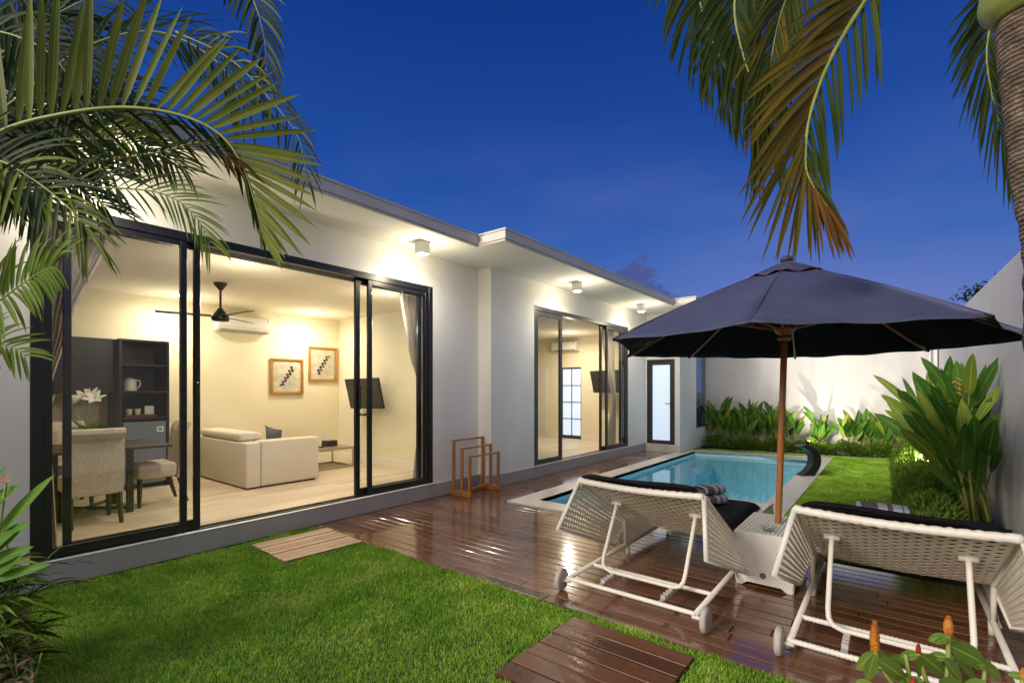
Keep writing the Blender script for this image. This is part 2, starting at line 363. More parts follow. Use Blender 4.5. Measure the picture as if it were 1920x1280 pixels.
    def leaf(s, p0, d, L, w, normal, droop=.3, seg=6, mi=0, prof=None, fold=.25, shade=0.0):
        """one leaf blade: base point, direction, length, half width, facing"""
        p0 = Vector(p0); d = Vector(d).normalized(); normal = Vector(normal)
        vs = []; uv = []; p = p0.copy()
        for i in range(seg + 1):
            t = i / seg; dd = (d + Vector((0, 0, -1)) * droop * (t * 1.6)).normalized()
            side = dd.cross(normal); side = side.normalized() if side.length > 1e-4 else Vector((1, 0, 0))
            nrm = side.cross(dd)
            ww = w * (prof(t) if prof else min(1, .25 + t * 5) * max(0.02, (1 - t ** 2.6)))
            vs += [p - side * ww + nrm * ww * fold, p.copy(), p + side * ww + nrm * ww * fold]
            uv += [(0, shade), (.5, shade), (1, shade)]
            p = p + dd * (L / seg)
        fs = []
        for i in range(seg):
            a = i * 3; fs += [(a, a + 1, a + 4, a + 3), (a + 1, a + 2, a + 5, a + 4)]
        s.add(vs, fs, mi, uv)
    def build(s, name, mats, parent=None, smooth=False, loc=None, bevel=0, solid=0):
        if isinstance(mats, str): mats = [mats]
        me = bpy.data.meshes.new(name); vs = s.v
        if parent is not None:
            wm = world_of(parent).inverted(); vs = [wm @ Vector(v) for v in vs]
        me.from_pydata(vs, [], s.f); me.polygons.foreach_set('material_index', s.mi)
        ul = me.uv_layers.new(name='UVMap'); ul.data.foreach_set('uv', [c for q in s.uv for c in q])
        for k in mats: me.materials.append(M[k])
        if smooth: me.polygons.foreach_set('use_smooth', [True] * len(me.polygons))
        me.update(); o = bpy.data.objects.new(name, me); COL.objects.link(o)
        if parent is not None: o.parent = parent
        if solid:
            md = o.modifiers.new('thick', 'SOLIDIFY'); md.thickness = solid; md.offset = 0
        if bevel:
            md = o.modifiers.new('soft', 'BEVEL'); md.width = bevel; md.segments = 2; md.limit_method = 'ANGLE'
        return o
def world_of(o):
    m = Matrix.Translation(o.location) @ o.rotation_euler.to_matrix().to_4x4()
    return (world_of(o.parent) @ m) if o.parent else m
def tag(o, label, cat, group=None):
    o['label'] = label; o['category'] = cat
    if group: o['group'] = group
    return o
def thing(name, label, cat, loc, rz=0, group=None):
    o = bpy.data.objects.new(name, None); o.empty_display_size = .1; COL.objects.link(o)
    o.location = loc; o.rotation_euler = (0, 0, rz); return tag(o, label, cat, group)
def kids(o): return [c for c in bpy.data.objects if c.parent == o]
def dup(o, parent=None):
    c = o.copy(); COL.objects.link(c)
    if parent is not None: c.parent = parent
    for k in kids(o): dup(k, c)
    return c
def struct(name, mb, mats, **k):
    o = mb.build(name, mats, **k); o['kind'] = 'structure'; return o
def px(x, y, d):
    """a point seen at photo pixel x,y at distance d along the view"""
    a = (x - 960) / F; b = (730.5 - y) / F; s, c = math.sin(YAW), math.cos(YAW)
    return Vector(((-s + a * c) * d, (c + a * s) * d, CZ + b * d))
VR = Vector((math.cos(YAW), math.sin(YAW), 0)); VV = Vector((-math.sin(YAW), math.cos(YAW), 0)); VU = Vector((0, 0, 1))
def catmull(P, n):
    P = [Vector(p) for p in P]; Q = [P[0] * 2 - P[1]] + P + [P[-1] * 2 - P[-2]]; out = []
    for k in range(n + 1):
        t = k / n * (len(P) - 1); i = min(int(t), len(P) - 2); u = t - i
        a, b, c, d = Q[i], Q[i + 1], Q[i + 2], Q[i + 3]
        out.append(.5 * ((2 * b) + (c - a) * u + (2 * a - 5 * b + 4 * c - d) * u * u + (3 * b - a - 3 * c + d) * u ** 3))
    return out

# ================================================================== SETTING
POOL_IN = [(-3.65, 5.22), (-1.27, 5.22), (-1.27, 12.08), (-3.65, 11.66)]
POOL_OUT = [(-3.945, 4.92), (-.97, 4.92), (-.97, 12.44), (-3.945, 11.93)]
g = MB()
B = 260
g.add([(-B, -B, -.06), (B, -B, -.06), (B, 4.93, -.06), (-B, 4.93, -.06)], [(0, 1, 2, 3)])
g.add([(-B, 11.9, -.06), (B, 11.9, -.06), (B, B, -.06), (-B, B, -.06)], [(0, 1, 2, 3)])
g.add([(-B, 4.93, -.06), (-3.8, 4.93, -.06), (-3.8, 11.9, -.06), (-B, 11.9, -.06)], [(0, 1, 2, 3)])
g.add([(-1.1, 4.93, -.06), (B, 4.93, -.06), (B, 11.9, -.06), (-1.1, 11.9, -.06)], [(0, 1, 2, 3)])
struct('ground', g, 'soil')

# deck boards
d = MB(); rnd = random.Random(3); pitch = .105; y = 2.77
while y < 11.10:
    x1 = 1.0 if y + pitch < 4.925 else -3.955
    x = -4.845
    off = rnd.uniform(.3, 2.4); cuts = [x]
    while x + off < x1 - .3: cuts.append(x + off); off += rnd.uniform(1.6, 2.6)
    cuts.append(x1); ye = min(y + pitch - .007, 11.13)
    for a, b in zip(cuts[:-1], cuts[1:]):
        dz = rnd.uniform(-.0012, .0012); d.box(a, b - .003, y, ye, -.03, dz, bev=.004)
    y += pitch
struct('deck', d, 'deck_wood')

# lawns
def lawn(name, pts, z=-.012):
    b = MB(); b.add([(x, y, z) for x, y in pts], [tuple(range(len(pts)))]); return struct(name, b, 'lawn_base')
lawn('lawn', [(-4.84, -3), (3, -3), (3, 2.765), (-4.84, 2.765)])
lawn('lawn', [(-.965, 4.93), (.25, 4.93), (.25, 12.9), (-3.95, 12.4), (-3.95, 11.95), (-.965, 12.46)])
BED = [(-4.84, -.8), (-2.35, -.8), (-2.40, .17), (-2.80, .27), (-3.25, .34), (-3.79, .45), (-4.36, .53), (-4.84, .58)]
b = MB(); b.add([(x, y, -.007) for x, y in BED], [tuple(range(8))]); struct('soil_bed', b, 'soil')
def inpoly(P, x, y):
    r = np.zeros(len(x), bool); n = len(P)
    for i in range(n):
        x0, y0 = P[i]; x1, y1 = P[(i + 1) % n]
        if y0 == y1: continue
        c = ((y0 > y) != (y1 > y)) & (x < (x1 - x0) * (y - y0) / (y1 - y0) + x0); r ^= c
    return r
def grass(name, label, poly, holes, dens, h0, h1, w, seed):
    rng = np.random.default_rng(seed); P = np.array(poly); x0, y0 = P.min(0); x1, y1 = P.max(0)
    n = int((x1 - x0) * (y1 - y0) * dens); x = rng.uniform(x0, x1, n); y = rng.uniform(y0, y1, n); k = inpoly(poly, x, y)
    for h in holes: k &= ~inpoly(h, x, y)
    s_, c_ = math.sin(YAW), math.cos(YAW); dep = -s_ * x + c_ * y; rr = c_ * x + s_ * y
    k &= (dep > 1.3) & (np.abs(rr) < dep * 1.06 + .55) & (dep > 1.75)
    keep = rng.uniform(0, 1, n) < np.clip(4.2 / np.maximum(dep, .1), .35, 1) ** 1.0
    k &= keep; x = x[k]; y = y[k]; dep = dep[k]; n = len(x)
    clump = .5 + .5 * np.sin(x * 5.1 + 1.3 * np.sin(y * 3.7)) * np.sin(y * 6.3 + 1.7 * np.sin(x * 2.9))
    tuft = .5 + .5 * np.sin(x * 31 + 3 * np.sin(y * 17)) * np.sin(y * 37 + 3 * np.sin(x * 13)); h = (h0 + (h1 - h0) * rng.uniform(0, 1, n) * (.35 + .9 * tuft)) * (.75 + .45 * clump); a = rng.uniform(0, 2 * math.pi, n); le = rng.uniform(.1, .9, n) * h
    ww = w * rng.uniform(.7, 1.3, n) * np.clip(dep / 3.2, .8, 2.2); ca, sa = np.cos(a), np.sin(a); la = rng.uniform(0, 2 * math.pi, n)
    V = np.zeros((n, 5, 3)); lx, ly = np.cos(la) * le, np.sin(la) * le
    V[:, 0] = np.stack([x - ca * ww, y - sa * ww, np.full(n, -.014)], 1); V[:, 1] = np.stack([x + ca * ww, y + sa * ww, np.full(n, -.014)], 1)
    V[:, 2] = np.stack([x + ca * ww * .8 + lx * .35, y + sa * ww * .8 + ly * .35, -.012 + h * .6], 1)
    V[:, 3] = np.stack([x - ca * ww * .8 + lx * .35, y - sa * ww * .8 + ly * .35, -.012 + h * .6], 1)
    V[:, 4] = np.stack([x + lx, y + ly, -.012 + h * .95], 1)
    me = bpy.data.meshes.new(name); me.vertices.add(n * 5); me.vertices.foreach_set('co', V.reshape(-1))
    me.loops.add(n * 7); me.polygons.add(n * 2); b = (np.arange(n) * 5)[:, None]
    li = np.concatenate([b + np.array([0, 1, 2, 3]), b + np.array([3, 2, 4])], 1).reshape(-1)
    me.loops.foreach_set('vertex_index', li); st = (np.arange(n) * 7)[:, None] + np.array([0, 4]); me.polygons.foreach_set('loop_start', st.reshape(-1))
    me.materials.append(M['grass_blade']); me.update(calc_edges=True); me.validate()
    o = bpy.data.objects.new(name, me); COL.objects.link(o); o['kind'] = 'stuff'; o['label'] = label; o['category'] = 'grass'
    return o
PAD1 = [(-4.69, 2.05), (-4.0, 2.02), (-3.95, 2.745), (-4.66, 2.80)]
PAD2 = [(-1.59, 1.89), (-.84, 1.89), (-.84, 2.675), (-1.59, 2.675)]
def grow(P, e):
    cx = sum(p[0] for p in P) / 4; cy = sum(p[1] for p in P) / 4
    return [(x + math.copysign(e, x - cx), y + math.copysign(e, y - cy)) for x, y in P]
edge = [(-4.84 + i * .12, 2.768 + .012 * math.sin(i * 1.9) + .01 * math.sin(i * .7)) for i in range(62)][::-1]
grass('grass', 'short mown bright green grass of the lawn in front of the sliding doors', [(-4.84, -1.5), (3, -1.5)] + edge, [grow(PAD1, -.01), grow(PAD2, -.01), BED], 28000, .010, .034, .0014, 1)
grass('grass', 'shaded green grass strip between the pool and the hedge', [(-.955, 4.96), (.2, 4.96), (.2, 12.9), (-3.9, 12.3), (-3.9, 12.0), (-.955, 12.5)], [], 15000, .02, .045, .0022, 2)

# pool
cp = MB()
zc = .0
for i in range(4):
    a0, a1 = Vector((*POOL_OUT[i], 0)), Vector((*POOL_OUT[(i + 1) % 4], 0)); b0, b1 = Vector((*POOL_IN[i], 0)), Vector((*POOL_IN[(i + 1) % 4], 0))
    n = max(1, round((a1 - a0).length / .6))
    for k in range(n):
        t0, t1 = (k + .004) / n, (k + .996) / n
        q = [a0.lerp(a1, t0), a0.lerp(a1, t1), b0.lerp(b1, t1), b0.lerp(b1, t0)]
        cp.poly([(v.x, v.y) for v in q], -.05, .006)
pool = thing('swimming_pool', 'turquoise tiled swimming pool edged with pale stone coping', 'swimming pool', (-2.45, 8.5, 0))
cp.build('coping', 'stone', pool)
bs = MB(); zb = -1.25
bs.add([(x, y, zb) for x, y in POOL_IN], [(0, 1, 2, 3)], 0, POOL_IN)
for i in range(4):
    (xa, ya), (xb, yb) = POOL_IN[i], POOL_IN[(i + 1) % 4]
    ll_ = math.hypot(xb - xa, yb - ya); bs.add([(xa, ya, -.05), (xb, yb, -.05), (xb, yb, zb), (xa, ya, zb)], [(0, 1, 2, 3)], 0, [(0, -.05), (ll_, -.05), (ll_, zb), (0, zb)])
    bs.add([(xa, ya, .0), (xb, yb, .0), (xb, yb, -.05), (xa, ya, -.05)], [(0, 1, 2, 3)], 1)
bs.box(-3.649, -3.2, 11.2, 11.66, zb, -.35); bs.box(-3.649, -2.9, 5.23, 6.4, zb, -.8)
bs.build('basin', ['pool_tile', 'stone'], pool)
wt = MB(); wt.add([(x, y, -.085) for x, y in POOL_IN], [(0, 1, 2, 3)])
w_ = wt.build('water', 'pool_water'); w_['kind'] = 'structure'

# ================================================================== HOUSE
FX1, FX2, FL = -4.89, -4.64, .19
house = thing('villa', 'single storey white flat roofed villa with black framed sliding glass doors', 'house', (-6.5, 5, 0))
w = MB()
w.box(FX1 - .16, FX1, -2, .6, 0, 3.26); w.box(FX1 - .16, FX1, .6, 4.5, 2.84, 3.26); w.box(FX1 - .16, FX1, 4.5, 5.42, 0, 3.26)
w.box(FX1 - .16, FX2, 5.42, 5.6, 0, 3.26)
w.box(FX2 - .16, FX2, 5.6, 6.515, 0, 3.26); w.box(FX2 - .16, FX2, 6.515, 10.14, 2.85, 3.26); w.box(FX2 - .16, FX2, 10.14, 11.14, 0, 3.26)
w.box(FX2 - .16, -4.615, 11.14, 11.30, 0, 3.26); w.box(-4.615, -3.94, 11.14, 11.30, 2.17, 3.26); w.box(-3.94, -3.82, 11.14, 11.30, .0, 3.26)
w.box(-3.97, -3.82, 11.30, 12.32, 0, 3.26); w.box(-3.97, -3.82, 12.32, 13.3, 0, .49); w.box(-3.97, -3.82, 12.32, 13.3, 2.75, 3.26)
w.box(-9, FX1 - .16, -2, -1.85, 0, 3.26)
w.build('wall', 'paint', house)
st = MB(); st.box(-4.64, -3.80, 11.10, 11.138, 0, .175); st.box(-4.615, -3.94, 11.138, 11.30, 0, .17)
st.build('door_step', 'stone', house)
pl = MB()
pl.box(FX1 - .16, FX1 + .045, .6, 4.5, 0, FL - .003, bev=.006); pl.box(FX1 + .0, FX1 + .045, -2, .6, 0, FL - .003, bev=.006); pl.box(FX1, FX1 + .045, 4.5, 5.418, 0, FL - .003, bev=.006)
pl.box(FX1 + .0451, FX2 + .03, 5.39, 5.42, 0, FL - .003, bev=.004)
pl.box(FX2, FX2 + .03, 5.4201, 6.515, 0, FL - .003, bev=.004); pl.box(FX2 - .16, FX2 + .03, 6.515, 10.14, 0, FL - .003, bev=.004); pl.box(FX2, FX2 + .03, 10.14, 11.10, 0, FL - .003, bev=.004)
pl.build('plinth', 'plinth', house)
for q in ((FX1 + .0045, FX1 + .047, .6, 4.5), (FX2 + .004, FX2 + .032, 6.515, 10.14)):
    b = MB(); b.box(*q, FL - .003, FL + .003); b.build('plinth_highlight', 'paint', house)  # thin white strip paints the highlight along the plinth top
# roof slab with a stepped edge
rf = MB()
RO = [(-4.1, -2.3), (-4.1, 4.54), (-3.66, 4.54), (-3.66, 10.3), (-3.2, 10.3), (-3.2, 14), (-9.6, 14), (-9.6, -2.3)]
def off_poly(P, e):
    return [(x - e if x > -5 else x + e, y + (e if (y > 12 or (abs(y - 4.54) < .1 and x <= -3.6) or abs(y - 10.3) < .1) else e)) for x, y in P]
rf.poly(RO, 3.285, 3.385)
rf.poly(off_poly(RO, .018), 3.26, 3.285)
r_ = [(x + (.014 if x > -5 else -.014), y - .014 if y < 12 else y + .014) for x, y in RO]
rf.poly(r_, 3.385, 3.405)
rf.build('roof', ['fascia'], house)
sf = MB(); sf.poly([(x - (.03 if x > -5 else -.03), y + .03 if y < 12 else y - .03) for x, y in RO], 3.256, 3.259)
sf.build('soffit', 'paint', house)
# rooms
iw = MB()
iw.box(-8.26, -8.1, -.4, 5.6, 0, 2.9); iw.box(-8.1, FX1 - .161, -.4, -.25, 0, 2.9)
iw.box(-8.76, -8.6, 5.6, 11.1, 0, 2.9)
iw.box(-8.6, -6.83, 10.8, 10.95, 0, 2.9); iw.box(-6.83, -6.22, 10.8, 10.95, 2.03, 2.9); iw.box(-6.22, FX2 - .161, 10.8, 10.95, 0, 2.9)
iw.build('living_room_wall', 'inner_wall', house)
iw = MB(); iw.box(-8.1, FX1 - .161, 5.1, 5.28, 0, 2.9); iw.box(-8.6, FX1 - .161, 5.45, 5.6, 0, 2.9); iw.build('partition_wall', 'inner_wall_pale', house)
fl = MB(); fl.box(-8.1, FX1 - .16, -.25, 5.1, 0, FL); fl.box(-8.6, FX2 - .16, 5.6, 10.8, 0, FL)
fl.build('interior_floor', 'floor_wood', house)
ce = MB(); ce.box(-8.1, FX1 - .1605, -.25, 5.1, 2.735, 2.9); ce.box(-8.6, FX2 - .1605, 5.6, 10.8, 2.79, 2.95)
ce.build('ceiling', 'ceiling', house)
for q in ((-8.0995, -8.085, -.25, 5.085), (-8.085, FX1 - .161, 5.085, 5.0995), (-7.2, -6.87, 10.785, 10.7995), (-6.19, FX2 - .161, 10.785, 10.7995), (-8.6, -7.9, 10.785, 10.7995)):
    sk = MB(); sk.box(*q, FL, FL + .11); sk.build('skirting', 'skirting', house)
#-8.085, FX1 - .161, 5.085, 5.0995, FL, FL + .11)
#, 10.7995, FL, FL + .11); sk.box(-6.19, FX2 - .161, 10.785, 10.7995, FL, FL + .11); sk.box(-8.6, -7.9, 10.785, 10.7995, FL, FL + .11)

def frame_rect(mb, x0, x1, y0, y1, z0, z1, t, tb=None):
    tb = tb or t
    mb.box(x0, x1, y0, y0 + t, z0, z1, bev=.003); mb.box(x0, x1, y1 - t, y1, z0, z1, bev=.003)
    mb.box(x0 + .0005, x1 - .0005, y0 + t, y1 - t, z0, z0 + tb, bev=.003); mb.box(x0 + .0005, x1 - .0005, y0 + t, y1 - t, z1 - t, z1, bev=.003)
def leaf_panel(parent, x, y0, y1, z0, z1, mat, t=.05, th=.04, knob=None):
    b = MB(); frame_rect(b, x - th / 2, x + th / 2, y0, y1, z0, z1, t, .07); lf = b.build('door_leaf', mat, parent)
    b = MB(); b.add([(x, y0 + t - .004, z0 + .066), (x, y1 - t + .004, z0 + .066), (x, y1 - t + .004, z1 - t + .004), (x, y0 + t - .004, z1 - t + .004)], [(0, 1, 2, 3)]); b.build('pane', 'window_glass', parent)
    if knob is not None:
        b = MB(); b.box(x + th / 2, x + th / 2 + .03, knob - .012, knob + .012, 1.22, 1.52, bev=.005); b.build('handle', mat, parent)
sd = MB(); zt = 2.838
sd.box(FX1 - .13, FX1 + .004, .602, .672, FL, zt, bev=.003); sd.box(FX1 - .13, FX1 + .004, 4.43, 4.498, FL, zt, bev=.003)
sd.box(FX1 - .13, FX1 + .004, .672, 4.43, zt - .075, zt, bev=.003); sd.box(FX1 - .13, FX1 - .0, .672, 4.43, FL, FL + .012)
sd.box(FX1 - .07, FX1 - .062, .672, 4.43, FL + .012, FL + .02)
slide = sd.build('sliding_door', 'black_metal', house)
leaf_panel(slide, FX1 - .03, .672, 1.595, FL + .015, zt - .076, 'black_metal', knob=None)
leaf_panel(slide, FX1 - .09, .79, 1.72, FL + .02, zt - .076, 'black_metal', knob=1.69)
leaf_panel(slide, FX1 - .09, 3.345, 4.36, FL + .02, zt - .076, 'black_metal', t=.062, knob=3.39)
leaf_panel(slide, FX1 - .03, 3.48, 4.43, FL + .015, zt - .076, 'black_metal', t=.055)
b = MB(); b.tube([(FX1 - .07, 3.40, 1.16), (FX1 + .03, 3.40, 1.16), (FX1 + .045, 3.43, 1.16)], .014, 10); b.build('lock_knob', 'dark_metal', slide, True)
sd = MB(); zt = 2.848
sd.box(FX2 - .13, FX2 + .003, 6.517, 6.57, FL, zt, bev=.003); sd.box(FX2 - .13, FX2 + .003, 10.08, 10.138, FL, zt, bev=.003)
sd.box(FX2 - .13, FX2 + .003, 6.57, 10.08, zt - .07, zt, bev=.003); sd.box(FX2 - .13, FX2, 6.57, 10.08, FL, FL + .012)
s2 = sd.build('sliding_door', 'grey_frame', house)
leaf_panel(s2, FX2 - .03, 6.57, 7.40, FL + .015, zt - .071, 'grey_frame', t=.075)
leaf_panel(s2, FX2 - .09, 8.97, 9.95, FL + .015, zt - .071, 'grey_frame', t=.06)
leaf_panel(s2, FX2 - .03, 9.12, 10.08, FL + .015, zt - .071, 'grey_frame', t=.06)
# frosted bathroom door
b = MB(); x0, x1, z0, z1 = -4.613, -3.942, .172, 2.168
for a in ((x0, x0 + .045, z0, z1), (x1 - .045, x1, z0, z1), (x0 + .045, x1 - .045, z1 - .045, z1)): b.box(a[0], a[1], 11.145, 11.25, a[2], a[3], bev=.003)
fd = b.build('frosted_door', 'grey_frame', house)
b = MB()
for a in ((x0 + .047, x0 + .125, z0 + .005, z1 - .047), (x1 - .125, x1 - .047, z0 + .005, z1 - .047), (x0 + .125, x1 - .125, z0 + .005, z0 + .09), (x0 + .125, x1 - .125, z1 - .13, z1 - .047)): b.box(a[0], a[1], 11.17, 11.215, a[2], a[3], bev=.003)
b.build('door_leaf', 'grey_frame', fd)
b = MB(); b.box(x0 + .125, x1 - .125, 11.188, 11.196, z0 + .09, z1 - .13); b.build('pane', 'frosted_lit', fd)
b = MB(); b.box(x1 - .10, x1 - .075, 11.158, 11.17, 1.0, 1.2, bev=.003); b.tube([(x1 - .087, 11.17, 1.13), (x1 - .087, 11.12, 1.13), (x1 - .10, 11.11, 1.13), (x1 - .21, 11.11, 1.13)], .010, 8); b.build('handle', 'dark_metal', fd, True)
b = MB(); b.box(-3.90, -3.885, 12.32, 13.3, .49, 2.75); b.build('side_window', 'blue_glass', house)
# bath grid door seen through the bedroom
b = MB(); x0, x1, z0, z1 = -6.828, -6.222, FL + .002, 2.028
for a in ((x0, x0 + .03, z0, z1), (x1 - .03, x1, z0, z1), (x0 + .03, x1 - .03, z1 - .035, z1), (x0 + .03, x1 - .03, z0, z0 + .08)): b.box(a[0], a[1], 10.83, 10.88, a[2], a[3])
for i in range(1, 4): z = z0 + .08 + (z1 - .035 - z0 - .08) * i / 4; b.box(x0 + .03, x1 - .03, 10.835, 10.875, z - .009, z + .009)
xm = (x0 + x1) / 2; b.box(xm - .009, xm + .009, 10.834, 10.876, z0 + .08, z1 - .035)
gd = b.build('grid_door', 'grey_frame', house)
b = MB(); b.box(x0 + .03, x1 - .03, 10.851, 10.859, z0 + .08, z1 - .035); b.build('pane', 'frosted_lit', gd)
b = MB(); b.box(-7.86, -7.26, 10.765, 10.7995, FL, 2.02, bev=.004); b.build('bedroom_door', 'door_white', house)

# garden walls
b = MB(); WT = 2.70
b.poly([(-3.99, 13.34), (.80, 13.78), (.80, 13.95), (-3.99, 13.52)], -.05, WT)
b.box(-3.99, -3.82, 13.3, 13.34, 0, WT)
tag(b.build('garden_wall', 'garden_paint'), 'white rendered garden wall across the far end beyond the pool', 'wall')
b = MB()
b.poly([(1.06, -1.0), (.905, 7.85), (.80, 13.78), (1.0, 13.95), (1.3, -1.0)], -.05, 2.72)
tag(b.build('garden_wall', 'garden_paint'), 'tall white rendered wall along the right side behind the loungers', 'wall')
b = MB(); b.box(.715, .775, 13.60, 13.70, -.05, WT - .02, bev=.006); b.tube([(.66, 13.71, 0), (.66, 13.71, 2.6)], .022, 10)
tag(b.build('drain_pipe', 'lamp_white', smooth=False), 'white vertical pipe in the far corner of the garden walls', 'pipe')

# stepping pads
def pad(P, n, along, mat, name, label):
    A, Bq, C, D_ = [Vector((*p, 0)) for p in P]; b = MB()
    for i in range(n):
        t0, t1 = (i + .04) / n, (i + .93) / n
        if along == 'X': q = [A.lerp(D_, t0), Bq.lerp(C, t0), Bq.lerp(C, t1), A.lerp(D_, t1)]
        else: q = [A.lerp(Bq, t0), A.lerp(Bq, t1), D_.lerp(C, t1), D_.lerp(C, t0)]
        b.poly([(v.x, v.y) for v in q], -.02, .012 + .002 * math.sin(i * 2.1))
    o = b.build(name, mat, bevel=.003); tag(o, label, 'stepping pad')
pad(PAD1, 8, 'Y', 'pad_wood_light', 'wooden_pad', 'pale timber slatted pad set in the grass below the open sliding door')
pad(PAD2, 6, 'X', 'pad_wood', 'wooden_pad', 'dark wet timber slatted pad in the grass at the bottom of the photo')

# ================================================================== LAMPS
def area(name, loc, e, col, size=.09, spread=150, parent=None, rot=(0, 0, 0)):
    l = bpy.data.lights.new(name, 'AREA'); l.shape = 'DISK'; l.size = size; l.energy = e; l.color = col; l.spread = R(spread)
    o = bpy.data.objects.new(name, l); COL.objects.link(o); o.location = loc; o.rotation_euler = rot
    if parent is not None: o.parent = parent; o.location = world_of(parent).inverted() @ Vector(loc)
    return o
def can(x, y, z, label, e):
    t = thing('soffit_lamp', label, 'ceiling lamp', (x, y, z), 0, 'square surface lamps under the eaves')
    b = MB(); s = .065; b.box(x - s, x + s, y - s, y + s, z - .155, z - .003, bev=.004); b.build('housing', 'lamp_white', t)
    b = MB(); b.lathe((x, y, z - .163), [(.054, 0), (.056, .004), (.056, .0075)], 24); b.build('lens', 'lamp_cool', t)
    area('lamp_light', (x, y, z - .168), e * .24, (1, .92, .78), .10, 160, t)
    l = bpy.data.lights.new('lamp_glow', 'POINT'); l.energy = 10; l.color = (1, .83, .56); l.shadow_soft_size = .05
    o = bpy.data.objects.new('lamp_glow', l); COL.objects.link(o); o.parent = t; o.location = (.05, 0, -.34)
can(-4.49, .95, 3.256, 'white square lamp under the eaves, behind the palm fronds at left', 15)
can(-4.49, 3.96, 3.256, 'white square lamp under the eaves above the right end of the living room door', 26)
can(-4.14, 7.05, 3.256, 'white square lamp under the eaves above the bedroom door, nearest the roof step', 26)
can(-4.15, 9.73, 3.256, 'white square lamp under the eaves just left of the parasol', 26)
def down(x, y, z, label, e, warm=(1, .88, .69)):
    t = thing('downlight', label, 'ceiling light', (x, y, z), 0, 'recessed ceiling downlights')
    b = MB(); b.lathe((x, y, z - .006), [(.062, 0), (.070, .002), (.070, .0055)], 24); b.build('trim_ring', 'lamp_white', t)
    b = MB(); b.lathe((x, y, z - .009), [(.058, 0), (.060, .0025)], 24); b.build('lens', 'lamp_warm', t)
    area('lamp_light', (x, y, z - .014), e * .27, warm, .075, 165, t)
    l = bpy.data.lights.new('lamp_glow', 'POINT'); l.energy = 8.3; l.color = warm; l.shadow_soft_size = .05
    o = bpy.data.objects.new('lamp_glow', l); COL.objects.link(o); o.parent = t; o.location = (0, 0, -.42)
down(-5.15, 2.15, 2.735, 'large bright recessed ceiling light above the open doorway', 30)
down(-7.60, 2.37, 2.735, 'small recessed ceiling light left of the fan, seen by the black door stile', 30)
down(-7.58, 4.29, 2.735, 'small recessed ceiling light above the two framed pictures', 30)
down(-5.22, 4.02, 2.735, 'recessed ceiling light seen through the right glass pane beside the curtain', 24)
down(-5.95, 9.75, 2.79, 'recessed ceiling light in the bedroom above the wall mounted air conditioner', 75)


def spot(x, y, label, aim, e):
    t = thing('garden_spotlight', label, 'spotlight', (x, y, 0), 0, 'garden spotlights in the hedges')
    b = MB(); b.tube([(x, y, -.05), (x, y, .20)], .010, 8); b.build('stake', 'black_metal', t)
    c = Vector((x, y, 0.27 if x < 0 else .47)); dv = (Vector(aim) - c).normalized()
    b = MB(); b.tube([c - dv * .06, c - dv * .03, c + dv * .045], [.02, .035, .04], 14); b.build('lamp_head', 'black_metal', t)
    b = MB(); b.tube([c + dv * .046, c + dv * .05], .034, 14); b.build('lens', 'lamp_cool', t)
    l = bpy.data.lights.new('spot_light', 'SPOT'); l.energy = e; l.color = (1, .93, .66); l.spot_size = R(150); l.spot_blend = .8; l.shadow_soft_size = .03
    o = bpy.data.objects.new('spot_light', l); COL.objects.link(o); o.parent = t
    o.location = world_of(t).inverted() @ (c + dv * .06); o.rotation_euler = (-dv).to_track_quat('Z', 'Y').to_euler()
spot(-1.47, 12.58, 'small garden spotlight glowing in the back hedge behind the black crescent', (-1.15, 12.95, .8), 48)
spot(.40, 9.2, 'small bright garden spotlight among the tall heliconia stems by the right wall', (.20, 10.6, .5), 260)

# ================================================================== LIVING ROOM
def curtain(name, label, x, prof, folds, zt, zb, mat='curtain', amp=.035):
    """prof: list of (z, y0, y1)"""
    def at(z):
        for (za, a0, a1), (zb_, b0, b1) in zip(prof[:-1], prof[1:]):
            if za >= z >= zb_:
                t = (za - z) / (za - zb_); t = t * t * (3 - 2 * t) * .5 + t * .5
                return a0 + (b0 - a0) * t, a1 + (b1 - a1) * t
        return prof[-1][1:]
    def fn(u, v):
        z = zt + (zb - zt) * v; y0, y1 = at(z); wd = abs(y1 - y0)
        ph = u * folds * 2 * math.pi
        return (x + amp * math.sin(ph + .4 * math.sin(v * 5)) * min(1, .5 + wd) + .010 * math.sin(ph * 2.3 + 1), y0 + (y1 - y0) * (u + .012 * math.sin(ph * .7)), z)
    b = MB(); b.grid(fn, folds * 10, 40); o = b.build(name, mat, smooth=True, ); return tag(o, label, 'curtain')
curtain('curtain', 'long grey brown curtain gathered at the left end of the living room door', -5.10, [(2.72, .70, 1.10), (2.0, .68, .86), (1.45, .66, .74), (1.2, .66, .74), (.2, .64, .78)], 7, 2.72, .21)
curtain('curtain', 'grey brown curtain tied back at the right end of the living room door', -5.10, [(2.72, 4.09, 4.66), (2.0, 4.25, 4.66), (1.42, 4.47, 4.66), (1.3, 4.47, 4.66), (.22, 4.33, 4.66)], 8, 2.72, .22)
curtain('curtain', 'pale curtain tied back at the right end of the bedroom door', -4.92, [(2.77, 9.42, 10.0), (2.0, 9.62, 10.03), (1.30, 9.93, 10.08), (1.2, 9.93, 10.08), (.22, 9.6, 10.05)], 8, 2.77, .22, 'curtain_pale')

